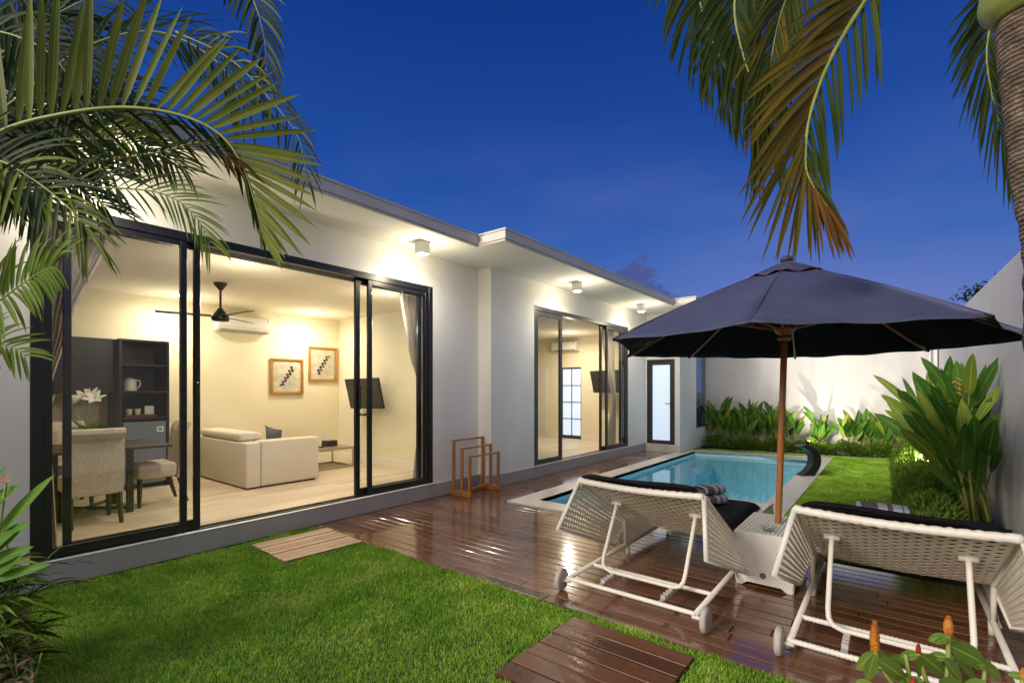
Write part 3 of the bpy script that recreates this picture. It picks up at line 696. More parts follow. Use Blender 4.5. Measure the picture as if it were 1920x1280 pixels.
# sofa (faces the television)
sofa = thing('sofa', 'cream two seat fabric sofa with its back to the dining table', 'sofa', (-7.2, 3.2, FL))
def soft(name, x0, x1, y0, y1, z0, z1, mat, parent, r=.04):
    b = MB(); b.box(x0, x1, y0, y1, z0, z1); o = b.build(name, mat, parent)
    md = o.modifiers.new('soft', 'BEVEL'); md.width = r; md.segments = 4; o.data.polygons.foreach_set('use_smooth', [True] * 6); return o
soft('base', -7.95, -6.60, 2.92, 3.66, FL + .02, FL + .30, 'sofa_fabric', sofa, .02)
soft('backrest', -7.95, -6.372, 2.72, 2.90, FL + .02, FL + .585, 'sofa_fabric', sofa, .012)
soft('armrest', -6.60, -6.365, 2.905, 3.70, FL + .02, FL + .60, 'sofa_fabric', sofa, .022)
soft('headrest', -7.15, -6.60, 2.73, 3.02, FL + .59, FL + .70, 'sofa_fabric', sofa, .04); soft('headrest', -7.90, -7.17, 2.73, 3.02, FL + .59, FL + .70, 'sofa_fabric', sofa, .04)
soft('seat_cushion', -7.94, -7.28, 2.92, 3.68, FL + .31, FL + .44, 'sofa_fabric', sofa, .04); soft('seat_cushion', -7.26, -6.62, 2.92, 3.68, FL + .31, FL + .44, 'sofa_fabric', sofa, .04)
b = MB(); b.box(-7.93, -6.40, 2.75, 3.66, FL, FL + .019); b.build('foot_rail', 'dark_wood', sofa)
b = MB()
def pil(u, v):
    a, c = u * 2 - 1, v * 2 - 1; th = .07 * (1 - abs(a) ** 2.5) * (1 - abs(c) ** 2.5)
    return th
P0 = Vector((-6.86, 3.30, FL + .585)); ex = Vector((.15, .05, -.03)); ez = Vector((.03, -.02, .15)); en = ex.cross(ez).normalized()
for sgn in (1, -1): b.grid(lambda u, v, sgn=sgn: P0 + ex * (u * 2 - 1) * (1 - .12 * (1 - (v * 2 - 1) ** 2)) + ez * (v * 2 - 1) * (1 - .12 * (1 - (u * 2 - 1) ** 2)) + en * sgn * pil(u, v), 12, 12)
tag(b.build('throw_pillow', 'grey_fabric', smooth=True), 'dark grey throw pillow on the cream sofa', 'pillow')

# coffee table
ct = thing('coffee_table', 'low coffee table with thin champagne metal frame beside the sofa', 'table', (-7.3, 4.2, FL))
x0, x1, y0, y1, zt = -7.65, -7.02, 3.75, 4.70, .52; t = .022
b = MB(); b.box(x0, x1, y0, y1, zt - .02, zt, bev=.003); b.build('table_top', 'champagne', ct)
b = MB()
for z in (FL + .001, zt - .0425):
    b.box(x0, x1, y0, y0 + t, z, z + t); b.box(x0, x1, y1 - t, y1, z, z + t); b.box(x0, x0 + t, y0 + t, y1 - t, z, z + t); b.box(x1 - t, x1, y0 + t, y1 - t, z, z + t)
b.build('frame', 'champagne', ct)
for (x, y) in ((x0, y0), (x1 - t, y0), (x0, y1 - t), (x1 - t, y1 - t)):
    b = MB(); b.box(x, x + t, y, y + t, FL + .023, zt - .043); b.build('leg', 'champagne', ct)
tb = thing('tissue_box', 'dark tissue box on the coffee table', 'tissue box', (-7.35, 4.45, zt))
b = MB(); b.box(-7.43, -7.27, 4.36, 4.56, zt + .001, zt + .09, bev=.006); b.build('box', 'dark_wood', tb)
b = MB(); b.grid(lambda u, v: (-7.35 + .03 * math.sin(u * 6), 4.41 + .1 * u, zt + .09 + .04 * math.sin(u * 3.1) * v), 10, 4); b.build('tissue', 'paper', tb, solid=.002)
b = MB(); b.box(-7.25, -7.20, 4.10, 4.28, zt + .001, zt + .018, bev=.005); b.box(-7.24, -7.21, 4.13, 4.15, zt + .018, zt + .021); tag(b.build('remote_control', 'black_metal'), 'black remote control lying on the coffee table', 'remote control')
b = MB(); b.box(-8.0999, -8.092, 4.79, 4.87, .55, .67, bev=.002); b.box(-8.092, -8.089, 4.815, 4.845, .58, .64, mi=1); tag(b.build('wall_socket', ['white_plastic', 'lamp_white']), 'white wall socket low on the wall behind the coffee table', 'socket')

# pictures
def picture(y0, y1, z0, z1, flip, label):
    t = thing('framed_picture', label, 'picture', (-8.1, (y0 + y1) / 2, z0), 0, 'gold framed pictures on the living room wall')
    x = -8.099; b = MB(); f = .045
    for dx_, i0, i1 in ((.035, 0, f * .6), (.024, f * .6, f)):
        for q in ((y0 + i0, y1 - i0, z0 + i0, z0 + i1), (y0 + i0, y1 - i0, z1 - i1, z1 - i0), (y0 + i0, y0 + i1, z0 + i1, z1 - i1), (y1 - i1, y1 - i0, z0 + i1, z1 - i1)):
            b.box(x, x + dx_, q[0], q[1], q[2], q[3], bev=.003)
    b.build('frame', 'gold', t)
    b = MB(); b.box(x, x + .012, y0 + f, y1 - f, z0 + f, z1 - f); b.build('canvas', 'canvas', t)
    cy, cz = (y0 + y1) / 2, (z0 + z1) / 2; W = (y1 - y0) / 2 - f; H = (z1 - z0) / 2 - f; b = MB(); pts = []
    for i in range(90):
        s = i / 89; a = s * 2 - 1; wob = (.22 - .10 * s) * math.sin(s * 34)
        u = (a * .55 + wob * .8); v = (a * .78 + wob * -.45)
        if flip: v_ = v; u_ = u
        else: v_ = -v; u_ = -u
        pts.append((x + .0135, cy + u_ * W * .8, cz + v_ * H * .8))
    b.tube(pts, [.007 + .006 * abs(math.sin(i * .55)) for i in range(90)], 6); b.build('ink_pattern', 'black_metal', t)
m, nt, p, o = newmat('canvas'); v = coord(nt); f = noise(nt, v, 9, 8, .7)
r = ramp(nt, [(.3, (.36, .33, .24)), (.7, (.66, .62, .48))]); nt.links.new(f, r.inputs[0]); nt.links.new(r.outputs[0], p.inputs['Base Color']); bump(nt, p, f, .5, .01)
picture(3.83, 4.40, 1.375, 1.977, False, 'lower left gold framed picture with a dark squiggle')
picture(4.50, 5.055, 1.60, 2.219, True, 'upper right gold framed picture next to the room corner')

# television on a tilting arm
def tv(cx, cy, cz, w_, h_, yaw, tilt, roll, wally, label):
    t = thing('television', label, 'television', (cx, wally, cz), 0)
    m_ = Matrix.Translation((cx, cy, cz)) @ Matrix.Rotation(yaw, 4, 'Z') @ Matrix.Rotation(tilt, 4, 'X') @ Matrix.Rotation(roll, 4, 'Y')
    def tr(mb): mb.v = [tuple(m_ @ Vector(v)) for v in mb.v]; return mb
    b = MB(); b.box(-w_ / 2, w_ / 2, 0, .035, -h_ / 2, h_ / 2, bev=.006); tr(b).build('body', 'black_metal', t)
    b = MB(); b.box(-w_ / 2 + .012, w_ / 2 - .012, -.002, 0, -h_ / 2 + .02, h_ / 2 - .012); tr(b).build('screen', 'screen', t)
    b = MB(); q = m_ @ Vector((0, .036, 0)); b.tube([q, (cx, wally - .06, cz), (cx, wally - .002, cz)], .018, 8); b.box(cx - .05, cx + .05, wally - .012, wally - .001, cz - .1, cz + .1); b.build('wall_bracket', 'dark_metal', t)
tv(-6.98, 4.86, 1.385, .90, .52, R(2), R(13), R(-1), 5.099, 'dark flat television tilted forward on the pale living room wall')
tv(-5.28, 10.35, 1.64, 1.02, .54, R(-18), R(14), R(0), 10.799, 'dark television angled out from the bedroom wall')

# air conditioners
def aircon(p0, p1, z0, z1, wall, axis, label):
    t = thing('air_conditioner', label, 'air conditioner', ((p0 + p1) / 2, wall, z0) if axis == 'Y' else (wall, (p0 + p1) / 2, z0))
    n = 8; dp = .2; prof = [(0, z1), (dp * .75, z1), (dp, z1 - .04), (dp, z0 + .09), (dp * .85, z0 + .03), (dp * .55, z0), (0, z0 + .01)]
    def P_(a, d_, z): return (a, wall - d_, z) if axis == 'Y' else (wall + d_, a, z)
    k = len(prof); vs = [P_(a, d_, z) for a in (p0, p1) for d_, z in prof]
    fs = [tuple(range(k)), tuple(range(k, 2 * k))[::-1]] + [(i, k + i, k + (i + 1) % k, (i + 1) % k) for i in range(k)]
    b = MB(); b.add(vs, fs); b.build('casing', 'white_plastic', t, bevel=.008)
    vs = [P_(a, d_, z) for a in (p0 + .05, p1 - .05) for d_, z in ((dp * .60, z0 - .002), (dp * .90, z0 + .036), (dp * .86, z0 + .042), (dp * .57, z0 + .006))]
    b = MB(); b.add(vs, [(0, 1, 2, 3), (7, 6, 5, 4), (0, 4, 5, 1), (1, 5, 6, 2), (2, 6, 7, 3), (3, 7, 4, 0)]); b.build('louvre', 'wheel_grey', t)
    a = p1 - .07; b = MB(); vs = [P_(a, dp + .001, z1 - .08), P_(a + .03, dp + .001, z1 - .08), P_(a + .03, dp + .001, z1 - .05), P_(a, dp + .001, z1 - .05)]
    b.add(vs, [(0, 1, 2, 3)]); b.build('badge', 'wheel_grey', t)
aircon(2.97, 3.76, 2.34, 2.61, -8.099, 'X', 'white wall air conditioner behind the ceiling fan')
aircon(-7.0, -6.27, 2.44, 2.70, 10.799, 'Y', 'white wall air conditioner in the bedroom above the grid door')
b = MB(); b.box(-5.98, -5.90, 10.79, 10.7995, 1.40, 1.50, bev=.002); tag(b.build('light_switch', 'white_plastic'), 'small white light switch on the bedroom wall', 'switch')

# ceiling fan
fx, fy = -6.36, 2.42
fan = thing('ceiling_fan', 'dark metal ceiling fan with three thin blades', 'fan', (fx, fy, 2.735))
b = MB(); b.lathe((fx, fy, 2.65), [(.025, 0), (.045, .03), (.07, .06), (.072, .0845)], 24); b.build('canopy', 'dark_wood', fan, True)
b = MB(); b.tube([(fx, fy, 2.42), (fx, fy, 2.66)], .013, 10); b.build('rod', 'dark_metal', fan)
b = MB(); b.lathe((fx, fy, 2.27), [(.03, 0), (.085, .008), (.10, .03), (.10, .055), (.085, .07), (.06, .11), (.035, .14), (.03, .16)], 28); b.build('motor', 'black_metal', fan, True)
for an in (238, 358, 118):
    a = R(an) + .15; dv = Vector((math.cos(a), math.sin(a), 0)); sd_ = Vector((-dv.y, dv.x, .12)).normalized(); c = Vector((fx, fy, 2.335)); b = MB()
    b.grid(lambda u, v: c + dv * (.09 + .55 * u) + sd_ * ((v - .5) * (.10 - .02 * u)) + Vector((0, 0, .012 * u)), 10, 2)
    b.build('blade', 'dark_wood', fan, solid=.006)

# kitchen unit
ku = thing('kitchen_cabinet', 'tall dark kitchen cabinet with open shelves against the back wall', 'cabinet', (-7.85, 1.4, FL))
b = MB(); b.box(-8.09, -7.70, .55, 1.135, 1.41, 2.09, bev=.003); b.box(-8.09, -7.70, 1.139, 1.715, 1.41, 2.09, bev=.003); b.build('wall_cupboard', 'cabinet', ku)
b = MB(); b.box(-8.09, -7.55, 1.72, 1.745, FL, 2.09); b.box(-8.09, -7.55, 2.225, 2.25, FL, 2.09); b.box(-8.09, -7.55, 1.745, 2.225, 2.065, 2.09); b.box(-8.09, -8.07, 1.745, 2.225, FL, 2.065); b.build('shelf_case', 'cabinet', ku)
for z in (1.776, 1.434, 1.10): b = MB(); b.box(-8.069, -7.555, 1.7455, 2.2245, z - .022, z); b.build('shelf', 'cabinet', ku)
b = MB(); b.box(-8.09, -7.60, .55, 1.715, FL, .95); b.build('base_cupboard', 'cabinet', ku)
b = MB(); b.box(-8.09, -7.57, .55, 1.716, .951, .985, bev=.003); b.build('worktop', 'dark_wood', ku)
b = MB(); b.box(-8.09, -8.06, .55, 1.714, .986, 1.409); b.build('backsplash', 'backsplash', ku)
fr = thing('refrigerator', 'small grey refrigerator under the open shelves', 'refrigerator', (-7.8, 1.98, FL))
b = MB(); b.box(-8.06, -7.60, 1.752, 2.218, FL + .03, 1.04, bev=.01); b.build('body', 'grey_fabric', fr)
b = MB(); b.box(-7.598, -7.55, 1.754, 2.216, FL + .06, 1.04, bev=.008); b.build('door', 'fridge_metal', fr)
b = MB(); b.box(-7.549, -7.5475, 2.11, 2.185, .90, .975); st_ = b.build('energy_label', 'paper', fr)
b = MB(); b.lathe((-7.547, 2.147, .94), [(.02, 0), (.02, .0008)], 16, axis='X'); b.build('printed_emblem', 'teal_print', fr)
kt = thing('electric_kettle', 'white electric kettle on the middle open shelf', 'kettle', (-7.7, 1.87, 1.434))
b = MB(); b.lathe((-7.72, 1.87, 1.436), [(.07, 0), (.072, .012), (.066, .02), (.066, .12), (.05, .15), (.03, .16), (.012, .168)], 24); b.build('body', 'white_plastic', kt, True)
b = MB(); b.tube([(-7.72, 1.93, 1.575), (-7.71, 1.965, 1.57), (-7.70, 1.975, 1.53), (-7.705, 1.955, 1.48), (-7.72, 1.93, 1.465)], .009, 8); b.build('handle', 'white_plastic', kt, True)
b = MB(); b.box(-7.85, -7.585, 1.79, 2.12, 1.101, 1.13, bev=.003); tag(b.build('tray', 'red_tray'), 'dark red wooden tray on the lower open shelf', 'tray')
for i, (yy, lb) in enumerate(((1.84, 'pastel paper cup at the left on the red tray'), (1.93, 'pastel paper cup on the red tray next to the white card'))):
    b = MB(); b.lathe((-7.65, yy, 1.131), [(.027, 0), (.037, .072), (.039, .074), (.036, .077)], 18); tag(b.build('paper_cup', 'pastel_cup', smooth=False), lb, 'cup', 'paper cups on the red tray')
b = MB(); b.box(-7.70, -7.695, 2.02, 2.12, 1.131, 1.24); tag(b.build('menu_card', 'paper'), 'square white card standing on the red tray', 'card')

# dining
dt = thing('dining_table', 'dark dining table with a thin top among cream chairs', 'table', (-6.5, 1.3, FL))
b = MB(); b.box(-6.98, -6.04, .62, 1.83, .845, .872, bev=.004); b.build('table_top', 'dark_wood', dt)
for (x, y) in ((-6.20, 1.50), (-6.80, 1.50), (-6.20, .92), (-6.80, .92)):
    b = MB(); b.box(x - .028, x + .028, y - .028, y + .028, FL + .001, .844, bev=.003); b.build('leg', 'dark_wood', dt)
b = MB(); b.tube([(-6.2, 1.47, FL + .05), (-6.8, .95, FL + .05)], .018, 6); b.tube([(-6.8, 1.47, FL + .05), (-6.2, .95, FL + .054)], .018, 6); b.build('stretcher', 'dark_wood', dt)
def dchair(loc, rz, label, tuft=True):
    t = thing('dining_chair', label, 'chair', (*loc, FL), rz, 'cream upholstered dining chairs'); W = .208
    def lb(x0, x1, y0, y1, z0, z1):
        b = MB(); b.box(x0, x1, y0, y1, z0, z1); m_ = world_of(t); b.v = [tuple(m_ @ Vector(v)) for v in b.v]; return b
    o = lb(-W, W, -.118, .255, .30, .46).build('seat', 'fabric_cream', t); md = o.modifiers.new('soft', 'BEVEL'); md.width = .035; md.segments = 4; o.data.polygons.foreach_set('use_smooth', [True] * 6)
    # back: slightly raked slab with a rolled top
    b = MB(); m_ = world_of(t); prof = [(q_[0] * .80 + .03, q_[1]) for q_ in [(-.185, .28), (-.215, .50), (-.25, .80), (-.275, .86), (-.315, .905), (-.355, .895), (-.362, .855), (-.335, .83), (-.30, .80), (-.275, .50), (-.245, .28)]]
    k = len(prof); n = 10; vs = []
    for i in range(n + 1):
        x = -W + 2 * W * i / n
        for j, (yy, z) in enumerate(prof):
            dq = .012 * math.sin(i * math.pi / n * 4) * math.sin(z * 26) if (tuft and j in (1, 2)) else 0
            vs.append(m_ @ Vector((x, yy + dq, z)))
    fs = [tuple(range(k))[::-1], tuple(range(n * k, n * k + k))] + [(i * k + j, i * k + (j + 1) % k, (i + 1) * k + (j + 1) % k, (i + 1) * k + j) for i in range(n) for j in range(k)]
    b.add(vs, fs); b.build('backrest', 'fabric_cream', t, bevel=.006)
    for sx in (-1, 1):
        for (y0, y1) in ((-.14, -.22), (.22, .225)):
            b = MB(); b.tube([m_ @ Vector((sx * (W - .03), y0, .31)), m_ @ Vector((sx * (W - .03), (y0 * .55 + y1 * .45), .15)), m_ @ Vector((sx * (W - .028), y1, .001))], [.026, .023, .017], 4); b.build('leg', 'dark_wood', t)
    if tuft:
        b = MB()
        for i in range(3):
            for j in range(3):
                q = m_ @ Vector((-.14 + .14 * i, -.150 - .010 * j, .52 + .12 * j)); b.lathe(q, [(.004, -.005), (.010, 0), (.004, .005)], 8)
        b.build('tufting_button', 'fabric_cream', t)
dchair((-5.98, 1.15), R(90), 'cream dining chair with its plain back to the glass, nearest the window', False)
dchair((-6.48, 1.83), R(180), 'tufted cream dining chair seen from the side, in front of the refrigerator')
dchair((-7.12, 1.15), R(-90), 'tufted cream dining chair on the far side of the table, behind the lilies')
dchair((-6.45, .52), R(0), 'cream dining chair at the left end of the table, half hidden by the black frame')

# lilies
lv = thing('lily_vase', 'glass vase of white lilies on the dining table', 'flower vase', (-6.35, 1.18, .872))
b = MB(); b.lathe((-6.35, 1.18, .873), [(.045, 0), (.05, .01), (.048, .12), (.052, .17)], 20); b.build('vase', 'clear_glass', lv, True)
rnd = random.Random(5); heads = [px(140, 757, 4.92), px(156, 744, 4.86), px(170, 740, 4.95), px(178, 748, 4.84), px(96, 757, 4.95)]
stems = MB(); pet = MB(); base = Vector((-6.35, 1.18, .90))
for h in heads:
    stems.tube([base, base.lerp(h, .55) + Vector((0, 0, .02)), h], [.005, .004, .004], 6)
    ax = (h - base).normalized(); ax = (ax + Vector((.6, -.5, .1))).normalized(); s1 = ax.cross(VU).normalized(); s2_ = ax.cross(s1)
    for k in range(6):
        a = k * math.pi / 3 + .3; dv = ax * .55 + (s1 * math.cos(a) + s2_ * math.sin(a)) * .9
        pet.leaf(h, dv, .108, .024, ax, droop=.35, seg=5, prof=lambda t: math.sin(math.pi * min(1, .12 + t * .86)) ** .8, fold=-.2)
    for k in range(3): pet.tube([h, h + ax * .05 + s1 * .01 * (k - 1)], .0018, 4, mi=1)
bd = px(121, 727, 4.9); stems.tube([base, base.lerp(bd, .6), bd - Vector((0, 0, .03))], .004, 6)
stems.tube([bd - Vector((0, 0, .035)), bd - Vector((0, 0, .01)), bd + Vector((-.01, 0, .03)), bd + Vector((-.02, 0, .055))], [.006, .015, .013, .003], 8, mi=1)
stems.build('stem', ['stalk', 'bud'], lv, True); pet.build('flower', ['petal', 'orange'], lv, True)
b = MB()
for k in range(22):
    a = rnd.uniform(0, 6.28); b.leaf(base + Vector((0, 0, rnd.uniform(.06, .15))), (math.cos(a), math.sin(a), rnd.uniform(.4, 1.4)), rnd.uniform(.10, .19), .016, (math.cos(a + 1), math.sin(a), .8), .25, 5)
b.build('foliage', 'leaf_heli', lv)

# ================================================================== OUTDOOR THINGS
# towel rack
tr = thing('towel_rack', 'wooden towel rack of three nested frames standing by the white wall', 'towel rack', (-4.6, 5.05, 0))
for xx, hh in ((-4.755, .765), (-4.60, .665), (-4.455, .565)):
    b = MB(); t = .036
    b.box(xx - t / 2, xx + t / 2, 4.745, 4.745 + t, .075, hh, bev=.003); b.box(xx - t / 2, xx + t / 2, 5.345, 5.345 + t, .075, hh, bev=.003); b.box(xx - t / 2 + .001, xx + t / 2 - .001, 4.745 + t, 5.345, hh - .026, hh - .001, bev=.003)
    b.build('frame', 'rack_wood', tr)
for yy in (4.738, 5.338):
    b = MB(); b.box(-4.80, -4.42, yy, yy + .05, .002, .0745, bev=.004); b.build('foot', 'rack_wood', tr)
b = MB(); b.box(-4.70, -4.67, 4.789, 5.337, .015, .06, bev=.003); b.build('crossbar', 'rack_wood', tr)

# crescent fountain
cr = MB(); base_c = px(1512, 893, 8.1); outer = [(1498, 838.5), (1508, 836), (1518, 837), (1529, 842), (1537, 852), (1540, 863), (1538, 876), (1532, 886), (1527, 893.5)]
inner = [(1498, 838.5), (1507, 840), (1516, 845), (1523, 853), (1525.5, 862), (1524, 872), (1518, 882), (1510, 889), (1501, 893)]
po = [px(x, y, 8.1) for x, y in outer]; pi_ = [px(x, y, 8.1) for x, y in inner]
po = catmull(po, 30); pi_ = catmull(pi_, 30); dep = VV * .17; vs = []
for a, c in zip(po, pi_): vs += [a, c, c + dep, a + dep]
fs = [(0, 1, 2, 3)] + [(i * 4 + k, (i + 1) * 4 + k, (i + 1) * 4 + (k + 1) % 4, i * 4 + (k + 1) % 4) for i in range(30) for k in range(4)] + [(120, 121, 122, 123)]
mz = min(v.z for v in vs); vs = [Vector((v.x, v.y, v.z - mz + .007)) for v in vs]
cr.add(vs, fs); tag(cr.build('crescent_fountain', 'ceramic_black', smooth=False), 'black crescent shaped water spout standing on the pool edge', 'fountain')

# side table
PT = (-.70, 4.30)
sx0, sx1, sy0, sy1, sh = -.925, -.535, 3.90, 4.56, .405
stb = thing('side_table', 'white woven side table holding the parasol pole', 'side table', (-.745, 4.23, 0))
b = MB()
def face(A, Bp, C, D_, nu=10, nv=8, cut=True):
    A, Bp, C, D_ = map(Vector, (A, Bp, C, D_)); vs = []; uv = []; fs = []
    for j in range(nv + 1):
        for i in range(nu + 1):
            u, v = i / nu, j / nv
            vv = v
            if cut and v == 0: e = min(u, 1 - u); vv = 0 if e < .09 else (.075 if e > .2 else .075 * (e - .09) / .11)
            elif cut: vv = max(v, .09)
            vs.append(A.lerp(Bp, u).lerp(D_.lerp(C, u), vv)); uv.append((u, vv))
    fs = [(j * (nu + 1) + i, j * (nu + 1) + i + 1, (j + 1) * (nu + 1) + i + 1, (j + 1) * (nu + 1) + i) for j in range(nv) for i in range(nu)]
    b.add(vs, fs, 0, uv)
ins = .012
face((sx0 + ins, sy0 + ins, .002), (sx1 - ins, sy0 + ins, .002), (sx1, sy0, sh - .01), (sx0, sy0, sh - .01), 20, 6); face((sx1 - ins, sy0 + ins, .002), (sx1 - ins, sy1 - ins, .002), (sx1, sy1, sh - .01), (sx1, sy0, sh - .01), 20, 6)
face((sx1 - ins, sy1 - ins, .002), (sx0 + ins, sy1 - ins, .002), (sx0, sy1, sh - .01), (sx1, sy1, sh - .01), 20, 6); face((sx0 + ins, sy1 - ins, .002), (sx0 + ins, sy0 + ins, .002), (sx0, sy0, sh - .01), (sx0, sy1, sh - .01), 20, 6)
b.build('body', 'cane_table', stb, solid=.012)
b = MB()
b.box(sx0 - .003, sx1 + .003, sy0 - .003, sy1 + .003, sh - .012, sh - .005, bev=.003)
for i in range(15): x = sx0 + .013 + (sx1 - sx0 - .026) * i / 14; b.box(x - .010, x + .010, sy0 + .004, sy1 - .004, sh - .005, sh, bev=.0035)
b.build('top', 'cord_white', stb)
b = MB(); b.tube([(-.735, sy0 + .003, .095), (-.735, sy0 - .006, .095)], [.022, .018], 18); ob = b.build('badge', 'dark_metal', stb)
ash = MB(); c = px(1441, 977, 3.60); c.z = sh; ash.lathe((c.x, c.y, sh + .001), [(.045, 0), (.055, .03), (.05, .032), (.038, .008), (.001, .006)], 28); tag(ash.build('ashtray', 'clear_glass', smooth=True), 'round clear glass ashtray on the white side table', 'ashtray')

# parasol
AP = Vector((-.630, 4.235, 2.415)); PB = Vector((-.712, 4.30, 0)); HUB = PB.lerp(AP, 1.94 / 2.44)
um = thing('parasol', 'large dark navy parasol with a teak pole standing between two loungers', 'parasol', PB)
b = MB(); b.tube([PB, PB.lerp(AP, .5), PB.lerp(AP, .985)], .0235, 18); b.build('pole', 'teak_pole', um, True)
rimz = 1.80
cpx = {0: (1405, 605), 1: (1150, 635), 2: (1163, 668), 3: (1292, 669), 4: (1491, 670), 5: (1741, 656), 7: (1862, 592)}
def onz(x, y, z):
    q = px(x, y, 1.0) - Vector((0, 0, CZ)); t = (z - CZ) / q.z; return Vector((q.x * t, q.y * t, z))
cor = []
for k in range(8):
    if k in cpx: c = onz(*cpx[k], rimz)
    else: a = R(-86.7) - k * math.pi / 4; c = Vector((-.64 + 1.5 * math.cos(a), 4.3 + 1.5 * math.sin(a), rimz))
    if k == 6: c = onz(1962, 633, rimz)
    if k == 2: c = c.lerp(AP, .06); c.z = rimz
    cor.append(c)
b = MB(); ns, nr = 12, 16
for k in range(8):
    c0, c1 = cor[k], cor[(k + 1) % 8]
    def fn(u, v, c0=c0, c1=c1, k=k):
        p = c0.lerp(c1, u); q = AP.lerp(p, v)
        q.z += .022 * math.sin(v * math.pi)                                   # ribs bow up
        sag = math.sin(u * math.pi); q.z -= .055 * sag * v * (1 - .35 * v); q += (AP - p).normalized() * .06 * sag * v ** 3
        q.z += .006 * math.sin(u * 17 + k) * v * math.sin(v * 9 + k * 2)
        return q
    b.grid(fn, ns, nr)
b.build('canopy', 'navy_under', um, True) if False else None
m, nt, p, o = newmat('canopy_fabric')
v = coord(nt); gm = nn(nt, 'ShaderNodeNewGeometry'); f = noise(nt, v, 4, 5)
r = ramp(nt, [(.3, (.032, .040, .082)), (.75, (.050, .060, .116))]); nt.links.new(f, r.inputs[0])
cc = mixc(nt, 0.0, r.outputs[0], (.01, .01, .012)); nt.links.new(cc, p.inputs['Base Color']); p.inputs['Roughness'].default_value = .62
p.inputs['Sheen Weight'].default_value = .2; p.inputs['Sheen Tint'].default_value = (.5, .5, .9, 1)
bump(nt, p, noise(nt, coord(nt, (1, 1, 1)), 3.5, 6, .6), .45, .02)
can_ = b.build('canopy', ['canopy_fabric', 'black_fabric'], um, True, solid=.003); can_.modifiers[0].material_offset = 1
b = MB()
for k in range(8):
    c0, c1 = cor[k], cor[(k + 1) % 8]
    def fn(u, v, c0=c0, c1=c1):
        p = c0.lerp(c1, u); q = AP.lerp(p, v * .22); q.z += .022 * math.sin(v * .22 * math.pi) + .032 - .022 * v + .012 * math.sin(u * 9) * v; return q
    b.grid(fn, 6, 4)
b.lathe((AP.x, AP.y, AP.z + .03), [(.05, 0), (.045, .02), (.02, .035), (.001, .038)], 12)
b.build('vent_cap', 'canopy_fabric', um, True, solid=.003)
for k in range(8):
    p = cor[k]; mid = AP.lerp(p, .52); mid.z += .022 - .022
    b = MB(); b.tube([AP.lerp(p, .03) - Vector((0, 0, .04)), AP.lerp(p, .35) + Vector((0, 0, -.006)), mid, AP.lerp(p, .8) + Vector((0, 0, -.012)), p + (AP - p).normalized() * .03 - Vector((0, 0, .018))], .011, 8)
    rb = b.build('rib', 'teak_pole', um, True)
    b = MB(); h = HUB + (Vector((p.x, p.y, 0)) - Vector((AP.x, AP.y, 0))).normalized() * .045; b.tube([h, mid], .011, 8); b.build('strut', 'teak_pole', rb, True)
for k in range(8):
    p = cor[k]; b = MB(); q_ = []
    for i in range(3, 17):
        q = AP.lerp(p, i / 16); q.z += .022 * math.sin(i / 16 * math.pi) + .003; q_.append(q)
    b.tube(q_, .0035, 6); b.build('seam', 'canopy_fabric', um, True)
for k in range(8):
    p = cor[k]; b = MB()
    b.tube([p + Vector((0, 0, -.008)), p + (AP - p).normalized() * .05 + Vector((0, 0, -.012))], .012, 8); b.build('corner_pocket', 'black_fabric', um, True)
b = MB(); b.lathe(HUB - Vector((0, 0, .09)), [(.030, 0), (.052, .012), (.055, .028), (.036, .034), (.036, .045), (.060, .058), (.078, .085), (.080, .11), (.050, .125), (.030, .13)], 26); b.build('runner_hub', 'teak_pole', um, True)

# ---- loungers
def holes(mb, fn, nu, nv, rx, ry, stagger=True):
    """sheet fn(u,v) woven with an open eye in every cell"""
    N = 8
    for j in range(nv):
        o = .5 if (stagger and j % 2) else 0
        for i in range(-1 if o else 0, nu):
            u0, u1 = max(0, (i + o) / nu), min(1, (i + 1 + o) / nu); v0, v1 = j / nv, (j + 1) / nv
            if u1 - u0 < .3 / nu:
                continue
            cu, cv = (u0 + u1) / 2, (v0 + v1) / 2; hu, hv = (u1 - u0) / 2, (v1 - v0) / 2
            full = (u1 - u0) > .9 / nu
            outer = [(-1, -1), (0, -1), (1, -1), (1, 0), (1, 1), (0, 1), (-1, 1), (-1, 0)]
            vs = [fn(cu + a * hu, cv + c * hv) for a, c in outer]; uv = [(cu + a * hu, cv + c * hv) for a, c in outer]
            if full:
                inn = []
                for a, c in outer:
                    l = math.hypot(a, c); inn.append((cu + a / l * hu * rx, cv + c / l * hv * ry))
                vs += [fn(*q) for q in inn]; uv += inn
                mb.add(vs, [(k, (k + 1) % 8, 8 + (k + 1) % 8, 8 + k) for k in range(8)], 0, uv)
            else: mb.add(vs, [tuple(range(8))], 0, uv)
